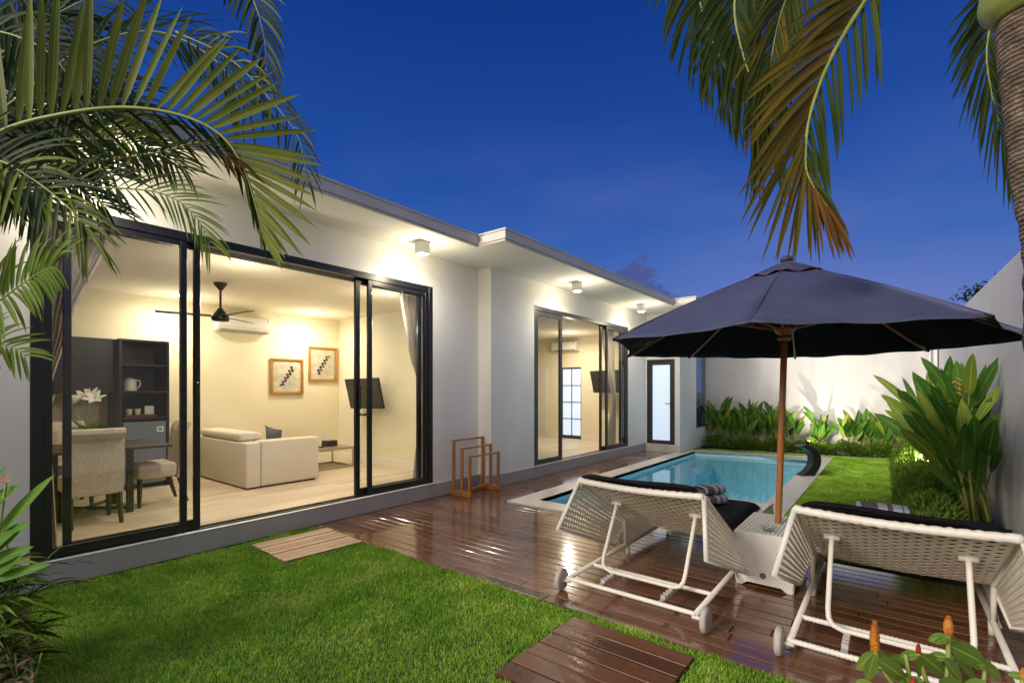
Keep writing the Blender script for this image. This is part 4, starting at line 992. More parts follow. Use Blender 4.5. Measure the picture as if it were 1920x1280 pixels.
def lounger(cx, label):
    t = thing('sun_lounger', label, 'sun lounger', (cx, 3.9, 0), 0, 'white woven sun loungers on the deck'); hw = .45
    HY, HZ = 3.95, .315; TY, TZ = 3.15, .775
    dirp = Vector((0, TY - HY, TZ - HZ)); ln = dirp.length; dn = dirp / ln; pn = Vector((0, dn.z, -dn.y)) * 1; pn = -Vector((0, -dn.z, dn.y))    # pn: up/forward side
    if pn.z < 0: pn = -pn
    back_dn = -pn
    def P(u, v):  # backrest sheet, v 0 at hinge, 1 at head; ends roll over
        x = cx - hw + 2 * hw * u; q = Vector((x, HY, HZ)) + dirp * v
        q += back_dn * (.018 * math.sin(u * math.pi)); return q
    b = MB(); holes(b, P, 10, 26, .40, .86); b.build('backrest', 'cane', t, solid=.002)
    for sx in (-1, 1):
        def S(u, v, sx=sx):  # u along hinge->head, v outwards/down
            L_ = .25 + .13 * u; base = Vector((cx + sx * hw, HY, HZ)) + dirp * u
            k = (1 - u) * .10
            return base + back_dn * L_ * v + Vector((sx * (.07 * v), 0, 0)) + Vector((0, -k * v, 0)) * -.6
        b = MB(); holes(b, S, 26, 10, .55, .60); b.build('side_wing', 'cane_fine', t, solid=.002)
        b = MB()
        for i in range(1): b.tube([S(0, 0), S(1, 0), S(1, 1), S(0, 1)], .015, 8, closed=True)
        b.build('wing_rim', 'cord_white', t, True)
    # plaited head roll
    b = MB(); n = 44
    b.tube([P(i / n, 1) + Vector((0, 0, .0015 * math.sin(i * 2.6))) for i in range(n + 1)], [.0235 + .0022 * math.sin(i * 2.4) for i in range(n + 1)], 10); b.build('head_roll', 'cord_white', t, True)
    # seat
    FYE = 5.38
    def Q(u, v):
        x = cx - hw + 2 * hw * u; y = HY + .02 + (FYE - HY) * v; return Vector((x, y, HZ + .012 - .07 * max(0, v - .85) ** 1.0 * 2))
    b = MB(); b.grid(Q, 16, 20); b.build('seat', 'cane', t, solid=.014)
    for sx in (-1, 1):
        def S2(u, v, sx=sx):
            y = HY + .02 + (FYE - HY) * u; z1 = HZ + .012 - .14 * max(0, u - .85); return Vector((cx + sx * (hw + .03 * v), y, z1 - (.26 - .05 * u) * v))
        b = MB(); holes(b, S2, 36, 9, .45, .45); b.build('side_skirt', 'cane_fine', t, solid=.002)
        b = MB(); b.tube([S2(i / 20, 0) for i in range(21)], .014, 8); b.tube([S2(i / 20, 1) for i in range(21)], .011, 8); b.build('skirt_rim', 'cord_white', t, True)
    # base frame
    def wrap(mb, p, q, r=.0165):
        p, q = Vector(p), Vector(q); n = max(4, int((q - p).length / .010)); mb.tube([p.lerp(q, i / n) for i in range(n + 1)], [r * (1.0 if i % 2 else .80) for i in range(n + 1)], 10)
    rz_ = .095
    for sx in (-1, 1):
        b = MB(); x = cx + sx * hw
        b.tube([(x, 2.985, rz_), (x, 5.0, rz_)], .017, 10); wrap(b, (x, 3.9, rz_), (x, 5.0, rz_), .019); b.build('side_rail', 'cord_white', t, True)
        b = MB(); b.tube([(x, 3.95, rz_), (x, 3.93, HZ - .01)], .015, 8); b.tube([(x, 4.96, .005), (x, 4.96, HZ - .05)], .016, 8); b.tube([(x, 4.0, .003), (x, 4.0, rz_)], .018, 8); b.build('leg', 'cord_white', t, True)
    for y in (2.99, 3.345):
        b = MB(); wrap(b, (cx - hw, y, rz_), (cx + hw, y, rz_)); b.build('cross_bar', 'cord_white', t, True)
    for x in (cx - .21, cx + .22):
        b = MB(); b.box(x - .016, x + .016, 3.005, 3.33, rz_ - .008, rz_ + .006, bev=.002)
        for k in range(5): b.box(x - .015, x + .015, 3.06 + .045 * k, 3.07 + .045 * k, rz_ + .005, rz_ + .030)
        b.build('ratchet_plate', 'wheel_grey', t)
    b = MB(); A0 = Vector((cx - .30, 3.47, HZ + (HY - 3.47) * (TZ - HZ) / .8 - .025)); A1 = Vector((cx + .30, 3.47, A0.z)); yb = 3.22; zb_ = rz_ + .035
    pts = [A0, Vector((cx - .30, yb + .035, zb_ + .09)), Vector((cx - .295, yb + .012, zb_ + .045)), Vector((cx - .275, yb, zb_ + .013)), Vector((cx - .23, yb - .005, zb_)), Vector((cx + .23, yb - .005, zb_)), Vector((cx + .275, yb, zb_ + .013)), Vector((cx + .295, yb + .012, zb_ + .045)), Vector((cx + .30, yb + .035, zb_ + .09)), A1]
    dense = []
    for a, c in zip(pts[:-1], pts[1:]):
        n = max(2, int((c - a).length / .009))
        dense += [a.lerp(c, i / n) for i in range(n)]
    dense.append(pts[-1]); b.tube(dense, [.0145 * (1.0 if i % 2 else .90) for i in range(len(dense))], 10)
    for A in (A0, A1): b.tube([A - Vector((.04, 0, 0)), A + Vector((.04, 0, 0))], .016, 8)
    b.build('prop_bar', 'cord_white', t, True)
    for sx in (-1, 1):
        x = cx + sx * (hw + .055); b = MB(); b.lathe((x - .015, 2.985, .079), [(.03, -.004), (.055, -.002), (.070, .003), (.077, .009), (.077, .029), (.070, .036), (.055, .041), (.03, .043)], 28, axis='X'); wh = b.build('wheel', 'wheel_grey', t, True)
        b = MB(); b.tube([(cx + sx * (hw - .02), 2.985, .075), (x + sx * .02, 2.985, .079)], .011, 8); b.build('axle', 'cord_white', wh, True)
    # cushion
    def cush(u, v, up):
        x = cx - .415 + .83 * u
        s = v * 2.05; e = min(1, min(u, 1 - u) * 18) ** .5 * min(1, min(v, 1 - v) * 30) ** .5
        if s < .86:
            q = Vector((x, TY, TZ)) - dn * 0 + (Vector((x, HY, HZ)) - Vector((x, TY, TZ))) * ((s + .0) / .95) + pn * (.018 + .05 * up * e)
            q -= (Vector((0, HY - TY, HZ - TZ)).normalized()) * .045
        else:
            yy = HY - .04 + (s - .86) * .93; q = Vector((x, yy, HZ + .03 + .055 * up * e))
            if s < 1.0:
                q0 = Vector((x, TY, TZ)) + (Vector((0, HY - TY, HZ - TZ))) * (.86 / .95) + pn * (.018 + .05 * up * e) - (Vector((0, HY - TY, HZ - TZ)).normalized()) * .045
                q = q0.lerp(Vector((x, HY + .09, HZ + .03 + .055 * up * e)), (s - .86) / .14)
            q.y = max(q.y, q.y)
        q.z += .006 * math.sin(u * 7 + cx * 3) * up
        return q
    b = MB(); b.grid(lambda u, v: cush(u, v, 1.0), 24, 44); b.grid(lambda u, v: cush(u, v, 0.0), 24, 44)
    tag(b.build('lounger_cushion', 'black_fabric', smooth=True), 'thin black cushion on the ' + ('left' if cx < -1 else 'right') + ' white woven lounger', 'cushion', 'black lounger cushions')
lounger(-1.38, 'white woven sun lounger with raised back, left of the side table')
lounger(.02, 'white woven sun lounger with raised back, against the right wall')

# towels
def towel(c, L_, w_, h_, rz, label, rolls=True):
    b = MB(); m_ = Matrix.Translation(c) @ Matrix.Rotation(rz, 4, 'Z')
    n = 20; K = 40
    def ring(cy, cz, r, r2):
        vs = []; fs = []
        for i in range(K + 1):
            x = -L_ / 2 + L_ * i / K; e = 1 - .12 * (abs(2 * i / K - 1) ** 6)
            for k in range(n):
                a = 2 * math.pi * k / n; ca, sa = math.cos(a), math.sin(a)
                ca = math.copysign(abs(ca) ** .7, ca); sa = math.copysign(abs(sa) ** .7, sa)
                vs.append(m_ @ Vector((x, cy + r * ca * e, cz + r2 * sa * e)))
        for i in range(K):
            for k in range(n):
                l = (k + 1) % n; s = i / K; mi = 1 if (.08 < s < .42 or .58 < s < .70 or .86 < s < .9) else 0
                b.add([], []); fs.append(((i * n + k, i * n + l, (i + 1) * n + l, (i + 1) * n + k), mi))
        o = len(b.v); b.v += [tuple(v) for v in vs]
        for f_, mi in fs: b.f.append(tuple(q + o for q in f_)); b.mi.append(mi); b.uv += [(0, 0)] * 4
        for cc_ in (range(n), range(K * n, K * n + n)): b.f.append(tuple(q + o for q in cc_)); b.mi.append(1); b.uv += [(0, 0)] * n
    if rolls: ring(0, h_ * .27, w_ / 2, h_ * .27); ring(.02, h_ * .76, w_ / 2 * .92, h_ * .24)
    else: ring(0, h_ * .5, w_ / 2, h_ * .5)
    tag(b.build('towel', ['towel_white', 'towel_plum'], smooth=True), label, 'towel', 'striped towels')
towel((-1.30, 4.62, .405), .24, .19, .17, R(60), 'folded plum and white striped towel on the left lounger')
towel((-.06, 4.88, .405), .34, .24, .125, R(5), 'folded striped towel showing over the back of the right lounger', True)

# ================================================================== PLANTS
def paddle(mb, base, dirv, stalk, L_, w_, rnd, mi=0, droop=.35, nrm=None, shade=None):
    """a stalk with one banana-like blade"""
    d_ = Vector(dirv).normalized(); tip = Vector(base) + d_ * stalk
    mb.tube([base, Vector(base).lerp(tip, .5), tip], [.008, .007, .006], 5, mi=2)
    nm = nrm or (-d_ * .2 + Vector((rnd.uniform(-1, 1), -1 + rnd.uniform(-.4, .4), .35)))
    mb.leaf(tip, d_, L_, w_, nm, droop, 9, mi, prof=lambda t: max(.03, math.sin(math.pi * (t ** .75)) ** .62) if t < 1 else .02, fold=rnd.uniform(.1, .45), shade=rnd.uniform(0, .8) if shade is None else shade)
def heliconia(x, y, h, nst, seed, label, spread=.16, lean=(0, 0), lw=.05, ll=.42, group='heliconias along the garden walls', flower=True, ymax=None, light=.2):
    t = thing('heliconia', label, 'plant', (x, y, 0), 0, group); rnd = random.Random(seed); b = MB(); fl = MB()
    for s in range(nst):
        bx = x + rnd.uniform(-1, 1) * spread * .6; by = y + rnd.uniform(-.5, .5) * spread
        hh = h * rnd.uniform(.55, 1.0); ln_ = Vector((lean[0] + rnd.uniform(-.16, .16), lean[1] + rnd.uniform(-.12, .06), 0)); top = Vector((bx, by, 0)) + Vector((ln_.x * hh, ln_.y * hh, hh * .58))
        b.tube([(bx, by, -.03), Vector((bx, by, 0)).lerp(top, .55), top], [.011, .010, .007], 6, mi=2)
        for k in range(rnd.randint(3, 5)):
            f = .38 + .62 * (k + 1) / 5; p0 = Vector((bx, by, 0)).lerp(top, f); a = rnd.uniform(0, 6.28)
            dv = Vector((math.cos(a) * .42 + ln_.x, math.sin(a) * .25 + ln_.y - .05, rnd.uniform(.75, 1.5)))
            mi = 1 if rnd.random() < light else 0
            Lf = ll * rnd.uniform(.65, 1.1) * (.6 + .4 * f); paddle(b, p0, dv, .05 + .12 * rnd.random(), min(Lf, max(.2, (h - p0.z) * 1.05)), lw * rnd.uniform(.75, 1.15), rnd, mi)
    if ymax is not None: b.v = [(v[0], min(v[1], ymax), v[2]) for v in b.v]
    b.build('foliage', ['leaf_heli', 'leaf_heli_light', 'stalk'], t, True)
    if flower:
        for k in range(rnd.randint(0, 1)):
            fb = MB(); c = Vector((x + rnd.uniform(-.15, .15), y - .12, h * rnd.uniform(.62, .85)))
            fb.tube([(x, y, .1), c], .005, 5, mi=1)
            for i in range(4):
                sg = 1 if i % 2 else -1; fb.leaf(c + Vector((0, 0, .018 * i)), (sg * .8, -.2, .75), .045, .008, (0, -1, .2), 0, 4)
            fb.build('flower_bract', ['orange', 'stalk'], t, True)
words = ['first', 'second', 'third', 'fourth', 'fifth', 'sixth', 'seventh', 'eighth', 'ninth', 'tenth', 'eleventh', 'twelfth']
backp = [(-3.58, 1.42, 7), (-3.30, 1.38, 7), (-3.0, 1.20, 7), (-2.72, 1.32, 6), (-2.45, 1.35, 6), (-2.15, 1.22, 6), (-1.85, 1.25, 5), (-1.28, 1.02, 6), (-.72, 1.02, 6), (-.42, .95, 6), (-.12, 1.15, 7), (.22, 1.2, 7)]
for i, (xx, hh, ns_) in enumerate(backp):
    yy = 13.34 + (xx + 3.99) * .0919 - .30
    heliconia(xx, yy, hh * 1.1, ns_, 20 + i, words[i] + ' green heliconia from the left in front of the far garden wall', ymax=yy + .26, lw=.055, ll=.46)
# the big clump by the right wall
bigs = [(.66, 6.9, 1.75, 10), (.68, 7.4, 2.35, 13), (.62, 8.0, 2.1, 12), (.58, 8.7, 1.95, 11), (.62, 9.5, 1.75, 9), (.60, 10.1, 1.5, 7), (.62, 11.4, 1.45, 7)]
lbs = ['tall heliconia nearest the right lounger, its stems rising beside the white wall', 'tallest heliconia by the right wall, with leaves reaching the parasol edge', 'big heliconia second behind the tallest one along the right wall', 'broad leaved heliconia leaning out over the hedge by the right wall',
       'heliconia just in front of the bright spotlight by the right wall', 'heliconia right behind the bright spotlight by the right wall', 'heliconia in the corner between the far wall and the right wall']
for i, ((xx, yy, hh, ns_), lb) in enumerate(zip(bigs, lbs)):
    t = thing('heliconia', lb, 'plant', (xx, yy, 0), 0, 'tall heliconias by the right wall'); rnd = random.Random(70 + i); b = MB()
    for s in range(ns_):
        bx = xx + rnd.uniform(-.12, .15); by = yy + rnd.uniform(-.4, .4); f = rnd.random(); lean = Vector((-.42 * f * rnd.uniform(.4, 1), rnd.uniform(-.12, .12), 0))
        hh_ = hh * rnd.uniform(.6, .8); top = Vector((bx, by, 0)) + lean * hh_ * .5 + Vector((0, 0, hh_ * .62))
        b.tube([(bx, by, -.03), Vector((bx, by, 0)).lerp(top, .5) - lean * .05, top], [.016, .014, .009], 7, mi=2)
        for k in range(4):
            p0 = Vector((bx, by, 0)).lerp(top, rnd.uniform(.3, .6) if k == 0 else .5 + .166 * k); a = rnd.uniform(0, 6.28)
            dv = Vector((lean.x * 1.1 + math.cos(a) * .36 - .02, math.sin(a) * .42, rnd.uniform(.6, 1.4)))
            paddle(b, p0, dv, .12 + .15 * rnd.random(), rnd.uniform(.40, .66) * (.7 + .3 * hh / 1.9), rnd.uniform(.038, .075), rnd, 1 if rnd.random() < .28 else 0, .22, Vector((-.25 + rnd.uniform(-.5, .5), -1, .35 + rnd.uniform(-.2, .3))))
    lim = .885 - .0
    b.v = [(min(v[0], 1.0 - .0165 * v[1] + .0), v[1], v[2]) for v in b.v]
    b.build('foliage', ['leaf_heli', 'leaf_heli_light', 'stalk'], t, True)
    if i in (1, 2):
        for q in range(2):
            fb = MB(); c = Vector((xx - .22 + .15 * q, yy - .30, 1.18 + .22 * q)); fb.tube([(xx - .05, yy - .1, .5), c - Vector((0, 0, .25)), c], [.006, .005, .004], 5, mi=1)
            for k in range(7):
                sg = 1 if k % 2 else -1; fb.leaf(c + Vector((.008 * sg, 0, .026 * k)), (sg * .9, -.3, .45), .065, .007, (0, -1, .3), -.1, 4)
            fb.build('flower_bract', ['orange', 'stalk'], t, True)

def hedge(name, label, path, w0, h, n, seed, mat='leaf_hedge', ls=.045):
    rng = random.Random(seed); b = MB(); P_ = [Vector((*p, 0)) for p in path]; seg = [(P_[i + 1] - P_[i]).length for i in range(len(P_) - 1)]; tot = sum(seg)
    for k in range(n):
        s = rng.random() * tot; i = 0
        while s > seg[i] and i < len(seg) - 1: s -= seg[i]; i += 1
        c = P_[i].lerp(P_[i + 1], s / seg[i]); dv = (P_[i + 1] - P_[i]).normalized(); sd = Vector((-dv.y, dv.x, 0))
        a = rng.uniform(0, math.pi); rr = rng.random() ** .35; bumpy = 1 + .22 * math.sin(c.y * 6 + c.x * 9) + .12 * math.sin(c.y * 17 + c.x * 21)
        p = c + sd * math.cos(a) * w0 * rr + Vector((0, 0, abs(math.sin(a)) * h * rr * bumpy + .02))
        o_ = Vector((sd.x * math.cos(a), sd.y * math.cos(a), math.sin(a) + .35)) + Vector((rng.uniform(-.7, .7), rng.uniform(-.7, .7), rng.uniform(-.3, .6)))
        b.leaf(p, o_, ls * rng.uniform(.6, 1.3), ls * .2, (rng.uniform(-1, 1), rng.uniform(-1, 1), 1), .2, 2, 0, prof=lambda t: (.4, 1, .1)[min(2, int(t * 2 + .01))], shade=rng.uniform(0, 1))
    t = thing(name, label, 'hedge', (*path[0], 0)); b.build('foliage', mat, t)
    s_ = MB(); c0 = path[0]
    for k in range(int(tot / .12)):
        s = rng.random() * tot; i = 0
        while s > seg[i] and i < len(seg) - 1: s -= seg[i]; i += 1
        c = P_[i].lerp(P_[i + 1], s / seg[i]); s_.tube([c + Vector((0, 0, -.03)), c + Vector((rng.uniform(-.08, .08), rng.uniform(-.08, .08), h * .8))], .006, 5)
    s_.build('woody_stem', 'bark_far', t)
hedge('hedge', 'low clipped hedge along the foot of the far garden wall', [(-3.7, 12.78), (-1.8, 12.93), (.1, 13.08)], .20, .25, 14000, 4, ls=.05)
hedge('hedge', 'low feathery hedge between the right lawn strip and the heliconias', [(.30, 5.6), (.31, 8.2), (.28, 11), (.28, 12.9)], .27, .36, 26000, 5, ls=.055)

# palm frond: a part with its own midrib
def frond(parent, pts, n, Lf, w_, normal, angles=(80, 18), sides=(1, -1), droop=.25, mat=('leaf_palm', 'leaf_brown'), brown=0.0, seed=0, rr=.012, up=0.0, t0=.03, jit=6, lift=.1, brown_from=2):
    rnd = random.Random(seed); C_ = catmull(pts, 60); normal = Vector(normal).normalized(); b = MB()
    def at(t):
        f = t * 60; i = min(59, int(f)); return C_[i].lerp(C_[i + 1], f - i), (C_[min(60, i + 1)] - C_[max(0, i - 1)]).normalized()
    for k in range(n):
        t = t0 + (1 - t0) * (k + .5) / n; p, T = at(t)
        for sg in sides:
            tt = min(1, max(0, t + rnd.uniform(-.006, .006))); S = normal.cross(T).normalized() * sg
            a = R(angles[0] + (angles[1] - angles[0]) * tt ** 1.1 + rnd.uniform(-jit, jit))
            dv = T * math.cos(a) + S * math.sin(a) + normal * (lift + rnd.uniform(-.1, .1)); L_ = Lf(tt) * rnd.uniform(.9, 1.08)
            nm = normal * math.cos(.5) + T * math.sin(.5) * rnd.uniform(.2, 1.3)
            mi = 1 if (rnd.random() < brown or tt > brown_from) else 0
            b.leaf(p, dv, L_, w_ * (1 - .42 * tt) * rnd.uniform(.75, 1.15), nm, droop * rnd.uniform(.6, 1.5) + up, 7, mi, prof=lambda q: min(1, .3 + q * 4) * max(.05, 1 - q ** 4.5), fold=.3, shade=rnd.uniform(0, 1))
    fr_ = b.build('frond', list(mat), parent, True)
    m_ = MB(); m_.tube(C_, [rr * (1 - .8 * i / 60) for i in range(61)], 7); m_.build('midrib', 'rachis', fr_, True)

toc = -VV  # direction back to the viewer
# ---- large palm at the left
lp = thing('palm', 'large feathery palm whose green fronds arch in at the upper left', 'palm', (*px(-230, 1200, 2.3).xy, 0))
base = px(-230, 700, 2.35); ground_b = Vector((base.x, base.y, 0))
for k, (dx_, dy_) in enumerate(((0, 0), (.12, .1), (-.1, .12))):
    b = MB(); q = ground_b + Vector((dx_, dy_, -.03)); tp = px(-120 + 30 * k, 330 - 40 * k, 2.3); b.tube(catmull([q, q.lerp(tp, .5) + Vector((.03, 0, 0)), tp], 14), [.045 - .0016 * i for i in range(15)], 12); b.build('stem', 'palm_bark', lp, True)
D0 = 2.05
frond(lp, [px(-150, 330, 2.25), px(0, 248, 2.1), px(110, 216, D0), px(225, 202, D0), px(330, 214, D0), px(410, 250, D0), px(455, 310, D0), px(478, 380, D0), px(492, 440, D0)], 37,
      lambda t: (.60 - .50 * max(0, t - .22)) * (1 if t < .8 else 1 - 1.5 * (t - .8)) + .04 * math.sin(t * 9), .0205, toc + Vector((0, 0, .1)), (97, 18), (1,), .05, ('leaf_palm', 'leaf_brown'), 0, 1, .011, jit=3, lift=.05, t0=.1)
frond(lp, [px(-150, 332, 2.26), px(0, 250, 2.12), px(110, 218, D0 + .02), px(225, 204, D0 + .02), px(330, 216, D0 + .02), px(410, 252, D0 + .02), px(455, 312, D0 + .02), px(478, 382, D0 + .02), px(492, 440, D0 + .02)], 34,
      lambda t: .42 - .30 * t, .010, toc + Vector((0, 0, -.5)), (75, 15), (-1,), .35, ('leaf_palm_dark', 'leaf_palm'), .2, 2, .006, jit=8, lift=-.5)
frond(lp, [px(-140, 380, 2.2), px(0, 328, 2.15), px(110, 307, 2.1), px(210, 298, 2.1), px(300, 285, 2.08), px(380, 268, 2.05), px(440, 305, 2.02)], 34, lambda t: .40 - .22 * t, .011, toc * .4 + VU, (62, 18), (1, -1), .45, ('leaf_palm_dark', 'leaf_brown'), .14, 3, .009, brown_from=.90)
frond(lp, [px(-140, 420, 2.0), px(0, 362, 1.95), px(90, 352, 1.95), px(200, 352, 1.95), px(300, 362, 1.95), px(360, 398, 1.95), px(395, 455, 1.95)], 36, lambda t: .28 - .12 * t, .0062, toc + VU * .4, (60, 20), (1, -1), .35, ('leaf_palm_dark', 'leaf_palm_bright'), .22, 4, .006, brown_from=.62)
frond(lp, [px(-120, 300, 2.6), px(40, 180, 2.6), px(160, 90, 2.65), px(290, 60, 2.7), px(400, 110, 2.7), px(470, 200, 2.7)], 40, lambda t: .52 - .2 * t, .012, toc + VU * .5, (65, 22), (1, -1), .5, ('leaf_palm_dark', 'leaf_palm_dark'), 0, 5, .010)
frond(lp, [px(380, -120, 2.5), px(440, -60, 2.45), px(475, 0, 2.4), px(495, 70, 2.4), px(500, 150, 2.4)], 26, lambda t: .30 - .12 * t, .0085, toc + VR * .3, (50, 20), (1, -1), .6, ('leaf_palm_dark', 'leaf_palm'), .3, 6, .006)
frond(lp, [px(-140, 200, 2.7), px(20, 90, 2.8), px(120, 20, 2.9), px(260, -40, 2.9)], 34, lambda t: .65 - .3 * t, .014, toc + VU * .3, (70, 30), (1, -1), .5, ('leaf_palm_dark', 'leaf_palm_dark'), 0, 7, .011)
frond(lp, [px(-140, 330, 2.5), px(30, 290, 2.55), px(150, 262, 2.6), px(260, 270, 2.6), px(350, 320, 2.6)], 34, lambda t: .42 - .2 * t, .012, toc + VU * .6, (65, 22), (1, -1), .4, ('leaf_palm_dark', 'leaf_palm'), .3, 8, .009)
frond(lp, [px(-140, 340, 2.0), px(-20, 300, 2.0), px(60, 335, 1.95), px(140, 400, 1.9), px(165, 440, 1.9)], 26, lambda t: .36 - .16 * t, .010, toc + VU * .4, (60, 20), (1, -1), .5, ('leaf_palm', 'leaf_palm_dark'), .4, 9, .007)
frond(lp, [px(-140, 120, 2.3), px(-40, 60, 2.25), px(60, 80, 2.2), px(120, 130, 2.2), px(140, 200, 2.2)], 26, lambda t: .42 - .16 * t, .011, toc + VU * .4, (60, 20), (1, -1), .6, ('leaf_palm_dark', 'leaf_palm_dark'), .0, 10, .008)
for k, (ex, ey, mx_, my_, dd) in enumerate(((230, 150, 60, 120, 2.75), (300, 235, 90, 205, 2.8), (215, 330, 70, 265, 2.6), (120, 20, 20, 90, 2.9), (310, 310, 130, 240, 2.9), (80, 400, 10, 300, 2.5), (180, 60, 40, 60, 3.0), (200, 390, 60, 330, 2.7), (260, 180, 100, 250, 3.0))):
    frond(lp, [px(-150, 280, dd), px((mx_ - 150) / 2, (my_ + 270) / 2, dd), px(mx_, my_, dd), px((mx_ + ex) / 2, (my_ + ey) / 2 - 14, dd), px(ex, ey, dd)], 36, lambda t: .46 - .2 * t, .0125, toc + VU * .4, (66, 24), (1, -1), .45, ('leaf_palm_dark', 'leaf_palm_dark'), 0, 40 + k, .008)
# long dark curling tips
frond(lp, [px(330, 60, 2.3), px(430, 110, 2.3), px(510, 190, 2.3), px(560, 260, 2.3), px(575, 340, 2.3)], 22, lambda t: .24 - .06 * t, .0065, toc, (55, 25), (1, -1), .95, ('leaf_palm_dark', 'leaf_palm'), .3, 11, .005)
# ---- small bright palm, lower left
sp = thing('palm', 'small bright green palm frond reaching in front of the white wall at left', 'palm', (*px(-120, 1230, 1.9).xy, 0)); gb = px(-120, 1230, 1.9); gb.z = -.02
b = MB(); b.tube([gb, px(-110, 900, 1.9), px(-90, 680, 1.9)], [.02, .017, .012], 9); b.build('stem', 'stalk', sp, True)
frond(sp, [px(-90, 690, 1.9), px(-50, 600, 1.85), px(0, 563, 1.8), px(45, 530, 1.78), px(80, 508, 1.76), px(98, 500, 1.75)], 26, lambda t: .26 - .10 * t, .0095, toc + VU * .3, (75, 35), (-1, 1), .55, ('leaf_palm_bright', 'leaf_palm_bright'), 0, 12, .005)
frond(sp, [px(-90, 700, 1.9), px(-50, 655, 1.85), px(-20, 645, 1.8), px(20, 650, 1.8), px(50, 668, 1.8)], 14, lambda t: .20 - .08 * t, .008, toc + VU * .5, (65, 30), (-1, 1), .4, ('leaf_palm_bright', 'leaf_palm_bright'), 0, 13, .005)
# ---- bed plants at the lower left edge
bp = thing('heliconia', 'broad green heliconia leaf at the far left edge beside the door frame', 'plant', (*px(-60, 1250, 2.0).xy, 0)); rnd = random.Random(9); b = MB(); gb = px(-60, 1250, 2.0); gb.z = -.02
for (x, y, x2, y2, ww) in ((-10, 1010, 100, 886, .032), (-10, 1030, 55, 975, .035), (-40, 960, 40, 905, .03), (-50, 1050, 30, 990, .035), (-30, 1060, 62, 1020, .026), (-20, 1090, 95, 1052, .02), (-60, 1000, 10, 930, .03), (-10, 1075, 40, 1040, .03), (-50, 950, 12, 870, .024)):
    p0, p1 = px(x, y, 1.9), px(x2, y2, 1.85); b.tube([gb, p0.lerp(gb, .4), p0], [.009, .008, .006], 6, mi=2)
    b.leaf(p0, p1 - p0, (p1 - p0).length, ww, toc + VU * .4 - VR * .3, .05, 9, 0, prof=lambda t: max(.03, math.sin(math.pi * t ** .8) ** .7), fold=.25, shade=.1)
b.build('foliage', ['leaf_heli', 'leaf_heli_light', 'stalk'], bp, True)
fb = MB(); c = px(12, 905, 1.85); fb.tube([gb, c], .004, 5, mi=1)
for k in range(6): fb.leaf(c + Vector((0, 0, .006 * k)), VR * (1 if k % 2 else -1) + VU * .3 - VV * .2, .026, .003, toc, 0, 4)
fb.build('flower_bract', ['cone_orange', 'stalk'], bp, True)
fp = thing('fern', 'grassy fern with thin arching leaves at the left edge of the lawn', 'plant', (*px(10, 1110, 2.35).xy, 0)); b = MB(); rnd = random.Random(10); c = px(-5, 1120, 2.35); c.z = 0
for k in range(210):
    a = rnd.uniform(0, 6.28); r0 = rnd.uniform(0, .13); p0 = c + Vector((math.cos(a) * r0, math.sin(a) * r0, rnd.uniform(0, .55)))
    b.leaf(p0, VR * rnd.uniform(-.6, 1.3) + VV * rnd.uniform(-.6, .6) + VU * rnd.uniform(.2, 1.4), rnd.uniform(.16, .34), rnd.uniform(.006, .012), (rnd.uniform(-1, 1), -1, .6), .7, 7, rnd.choice((0, 0, 1)), shade=rnd.random())
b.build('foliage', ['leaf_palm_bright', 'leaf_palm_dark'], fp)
gp = thing('ground_shrub', 'low shrub with dull brown and green leaves at the lower left corner', 'shrub', (*px(10, 1180, 2.0).xy, 0)); b = MB(); rnd = random.Random(11)
for k in range(1100):
    p0 = px(rnd.uniform(-90, 62), rnd.uniform(1040, 1110), rnd.uniform(1.95, 2.6)); p0.z = rnd.uniform(.0, .26) * (1 - .5 * rnd.random())
    a = rnd.uniform(0, 6.28); b.leaf(p0, (math.cos(a), math.sin(a), rnd.uniform(0, 1)), rnd.uniform(.03, .075), rnd.uniform(.010, .018), (rnd.uniform(-1, 1), rnd.uniform(-1, 0), 1), .3, 4, rnd.choice((0, 0, 1, 1, 1)), prof=lambda t: max(.05, math.sin(math.pi * (.1 + t * .88))), shade=rnd.random())
for k in range(26):
    p0 = px(rnd.uniform(-60, 50), 1080, rnd.uniform(2.2, 2.5)); q = Vector((p0.x, p0.y, -.02)); b.tube([q, q + Vector((rnd.uniform(-.06, .06), rnd.uniform(-.06, .06), .26))], .003, 4, mi=2)
b.build('foliage', ['leaf_ground', 'leaf_dry', 'stalk'], gp)

# ---- coconut palm at the right
cpm = thing('coconut_palm', 'tall coconut palm with grey ringed trunk at the right edge', 'palm', (.74, 3.62, 0))
DT = 2.6
tl = [Vector((.80, 3.72, -.03)), px(1992, 700, DT), px(1981, 480, DT), px(1955, 330, DT), px(1934, 150, DT), px(1925, 40, DT), px(1920, -60, DT)]
C_ = catmull(tl, 70); rad = [.150 - .028 * min(1, i / 30) + .004 * math.sin(i * 1.9) + .002 * math.sin(i * 5.1) for i in range(71)]
b = MB(); b.tube(C_, rad, 36); b.build('trunk', 'palm_bark', cpm, True)
b = MB(); top = C_[-1]; n_ = 30; b.tube(catmull([px(1925, 28, DT), px(1921, -8, DT), px(1915, -60, DT), px(1912, -180, DT), px(1905, -420, DT)], n_), [.130 + .055 * math.sin(min(1, i / n_ * 4.2) * math.pi / 2) - .14 * max(0, i / n_ - .3) for i in range(n_ + 1)], 32); b.build('crownshaft', 'husk', cpm, True)
crown = px(1905, -420, DT)
GOLD = ('leaf_coco_gold', 'leaf_brown'); GR = ('leaf_coco', 'leaf_coco_gold')
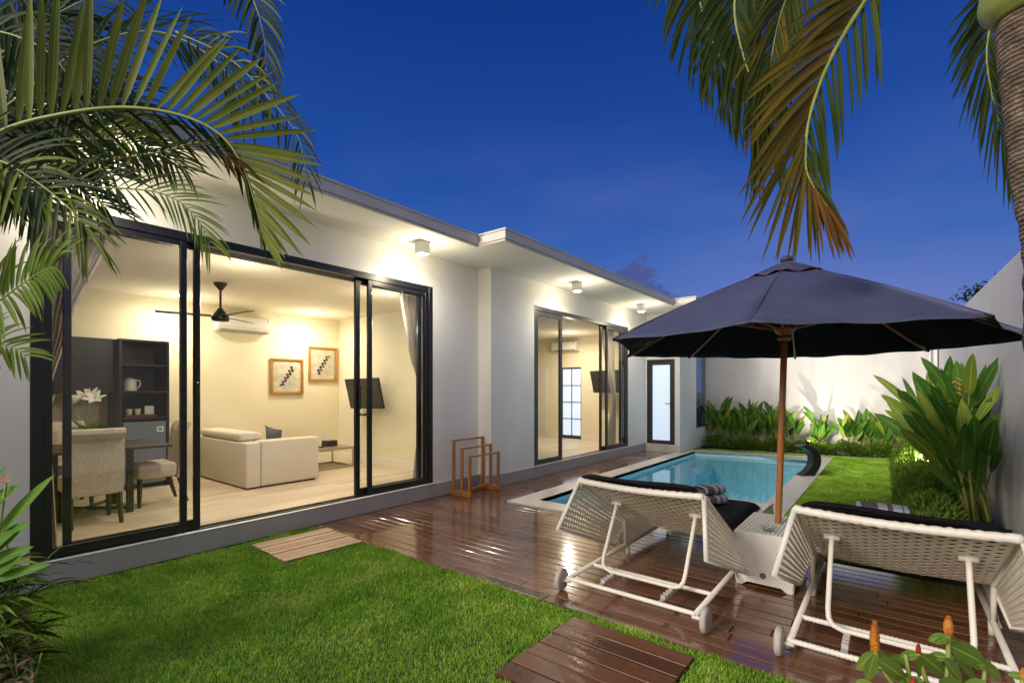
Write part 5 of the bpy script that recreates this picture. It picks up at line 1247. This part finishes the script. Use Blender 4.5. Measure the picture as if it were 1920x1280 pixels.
frond(cpm, [crown, px(1790, -330, 2.65), px(1690, -120, 2.7), px(1625, -5, 2.7), px(1560, 105, 2.7), px(1520, 210, 2.7), px(1510, 300, 2.7), px(1522, 345, 2.68), px(1560, 400, 2.66)], 58,
      lambda t: .70 if t < .7 else .70 - 1.35 * (t - .7), .0205, toc + VU * .1, (42, 12), (-1,), .28, GOLD, .04, 21, .020, t0=.32, jit=4, brown_from=.86)
frond(cpm, [crown, px(1790, -332, 2.66), px(1690, -122, 2.71), px(1625, -7, 2.71), px(1560, 103, 2.71), px(1520, 208, 2.71), px(1510, 300, 2.71), px(1522, 345, 2.69), px(1560, 400, 2.67)], 24,
      lambda t: .58 if t < .6 else max(.2, .58 - 1.1 * (t - .6)), .0175, toc + VU * .1, (40, 14), (1,), .9, ('leaf_coco', 'leaf_brown'), .1, 22, .006, t0=.32, jit=5, brown_from=.88)
frond(cpm, [crown, px(1750, -480, 2.9), px(1560, -330, 3.0), px(1420, -120, 3.0), px(1378, 0, 3.0), px(1395, 110, 3.0), px(1425, 190, 3.0), px(1432, 260, 3.0)], 52, lambda t: .74 - .25 * t, .019, toc, (50, 16), (1, -1), .75, GR, .12, 23, .018, t0=.42, jit=9)
frond(cpm, [crown, px(1700, -560, 3.1), px(1480, -400, 3.2), px(1340, -160, 3.2), px(1310, -30, 3.2), px(1330, 60, 3.2), px(1370, 150, 3.2)], 40, lambda t: .72 - .2 * t, .018, toc, (50, 20), (1, -1), .8, GR, .05, 24, .016, t0=.45, jit=8)
frond(cpm, [crown, px(1740, -420, 2.8), px(1600, -260, 2.85), px(1500, -60, 2.85), px(1460, 40, 2.85), px(1440, 150, 2.85)], 44, lambda t: .52 - .1 * t, .017, toc, (44, 20), (1, -1), .7, GR, .2, 25, .015, t0=.4, jit=8)
frond(cpm, [crown, px(1960, -300, 2.95), px(1930, -120, 3.05), px(1875, 0, 3.1), px(1850, 90, 3.1), px(1862, 190, 3.1), px(1890, 280, 3.1)], 46, lambda t: .62 - .2 * t, .018, toc, (50, 18), (1, -1), .7, GR, .05, 26, .016, t0=.35, jit=8)

# ---- ginger plants at the bottom right
gg = thing('ginger_plant', 'ginger plant with orange cone flowers and glossy leaves at the bottom right', 'plant', (*px(1760, 1500, 1.45).xy, 0)); rnd = random.Random(12)
stm = MB(); lf = MB(); gbase = px(1750, 1700, 1.45); gbase.z = -.02
def cone(x, y, d_, h_, r, mat):
    c = px(x, y, d_); b = MB(); n = 11
    b.tube([c + VU * h_ * i / n for i in range(n + 1)], [r * .5] + [r * (math.sin(math.pi * (.22 + .70 * i / n)) ** .8) * (1 - .25 * i / n) for i in range(1, n)] + [.002], 12)
    for i in range(13):
        for k in range(6):
            a = k * 1.047 + i * .52; f = (i + .3) / 13; rr = r * (math.sin(math.pi * (.22 + .70 * f)) ** .8) * (1 - .25 * f); dv = VR * math.cos(a) + VV * math.sin(a)
            b.leaf(c + VU * h_ * f + dv * rr * .75, dv * .35 + VU, h_ * .16, rr * .55, -dv, -.1, 3, 0, prof=lambda t: (.8, 1, .75, .1)[min(3, int(t * 3 + .01))], fold=-.3, shade=0)
    b.build('flower_cone', mat, gg, True); return c
def gleaf(x, y, x2, y2, d_, ww=.03):
    p0, p1 = px(x, y, d_), px(x2, y2, d_ + .02); lf.leaf(p0, p1 - p0, (p1 - p0).length, ww, toc + VU * rnd.uniform(.2, .9), .12, 8, 0, prof=lambda t: max(.04, math.sin(math.pi * (.06 + .9 * t ** .85)) ** .75), fold=.22, shade=rnd.uniform(0, .5))
for (x, y, d_, h_, r, mat, rx) in ((1640, 1222, 1.5, .090, .0125, 'cone_orange', 1690), (1778, 1190, 1.5, .055, .0125, 'cone_orange', 1770), (1722, 1224, 1.52, .028, .007, 'cone_red', 1745), (1788, 1228, 1.54, .024, .007, 'cone_red', 1790), (1712, 1288, 1.45, .026, .008, 'cone_red', 1730), (1918, 1272, 1.5, .03, .008, 'cone_orange', 1900)):
    c = cone(x, y, d_, h_, r, mat); q = px(rx, 1330, d_ - .02); stm.tube(catmull([gbase, q, c.lerp(q, .4) + VR * .004, c], 12), .0065, 8)
for a in ((1640, 1222, 1605, 1252, 1.5), (1642, 1222, 1666, 1230, 1.5), (1640, 1225, 1624, 1275, 1.48), (1645, 1236, 1700, 1268, 1.48), (1640, 1290, 1605, 1275, 1.47), (1775, 1192, 1740, 1198, 1.5), (1778, 1192, 1798, 1208, 1.5), (1776, 1194, 1752, 1205, 1.48), (1780, 1210, 1850, 1240, 1.5),
          (1775, 1232, 1742, 1225, 1.5), (1722, 1226, 1686, 1228, 1.52), (1722, 1228, 1724, 1268, 1.5), (1728, 1228, 1775, 1262, 1.5), (1770, 1235, 1805, 1275, 1.48), (1790, 1232, 1832, 1272, 1.5), (1700, 1240, 1668, 1228, 1.55), (1845, 1244, 1878, 1270, 1.5), (1845, 1244, 1828, 1252, 1.5), (1848, 1242, 1858, 1238, 1.5), (1730, 1275, 1680, 1285, 1.46), (1760, 1280, 1820, 1292, 1.45), (1918, 1268, 1890, 1262, 1.5), (1850, 1280, 1800, 1290, 1.47), (1690, 1262, 1715, 1290, 1.47)):
    L0 = math.hypot(a[2] - a[0], a[3] - a[1]); gleaf(*a, ww=min(.032, max(.012, L0 * .00042)))
for (x, y, rx) in ((1698, 1225, 1715), (1848, 1248, 1838)): c = px(x, y, 1.53); q = px(rx, 1330, 1.5); stm.tube(catmull([gbase, q, c.lerp(q, .4), c], 12), .006, 8)
stm.build('stem', 'stalk', gg, True); lf.build('foliage', 'leaf_ginger', gg, True)

# ---- tree beyond the right wall
tt = thing('tree', 'dark leafy tree top showing above the right garden wall', 'tree', (2.9, 17.0, -.05)); b = MB(); b.tube([(2.9, 17, -.06), (2.95, 17.1, 2.5), (2.8, 17, 3.5)], [.2, .15, .08], 10)
for k in range(6): b.tube([(2.9, 17, 2.4 + .12 * k), (2.95 + 1.1 * math.cos(k * 2.1), 17 + 1.1 * math.sin(k * 2.1), 3.3 + .1 * k)], [.05, .015], 6)
b.build('trunk', 'bark_far', tt, True); b = MB(); rnd = random.Random(14)
cl = [Vector((3.15 + rnd.uniform(-1.3, 1.5), 17 + rnd.uniform(-1.3, 1.3), 3.25 + rnd.uniform(-.9, .75))) for _ in range(26)]
for k in range(8200):
    c = rnd.choice(cl); v_ = Vector((rnd.gauss(0, 1), rnd.gauss(0, 1), rnd.gauss(0, .6))) * .22
    b.leaf(c + v_, (rnd.uniform(-1, 1), rnd.uniform(-1, 1), rnd.uniform(-.6, .8)), .13, .03, (rnd.uniform(-1, 1), rnd.uniform(-1, 1), 1), .2, 2, 0, prof=lambda t: (.3, 1, .1)[min(2, int(t * 2 + .01))], shade=rnd.random())
b.build('crown', 'leaf_tree', tt)
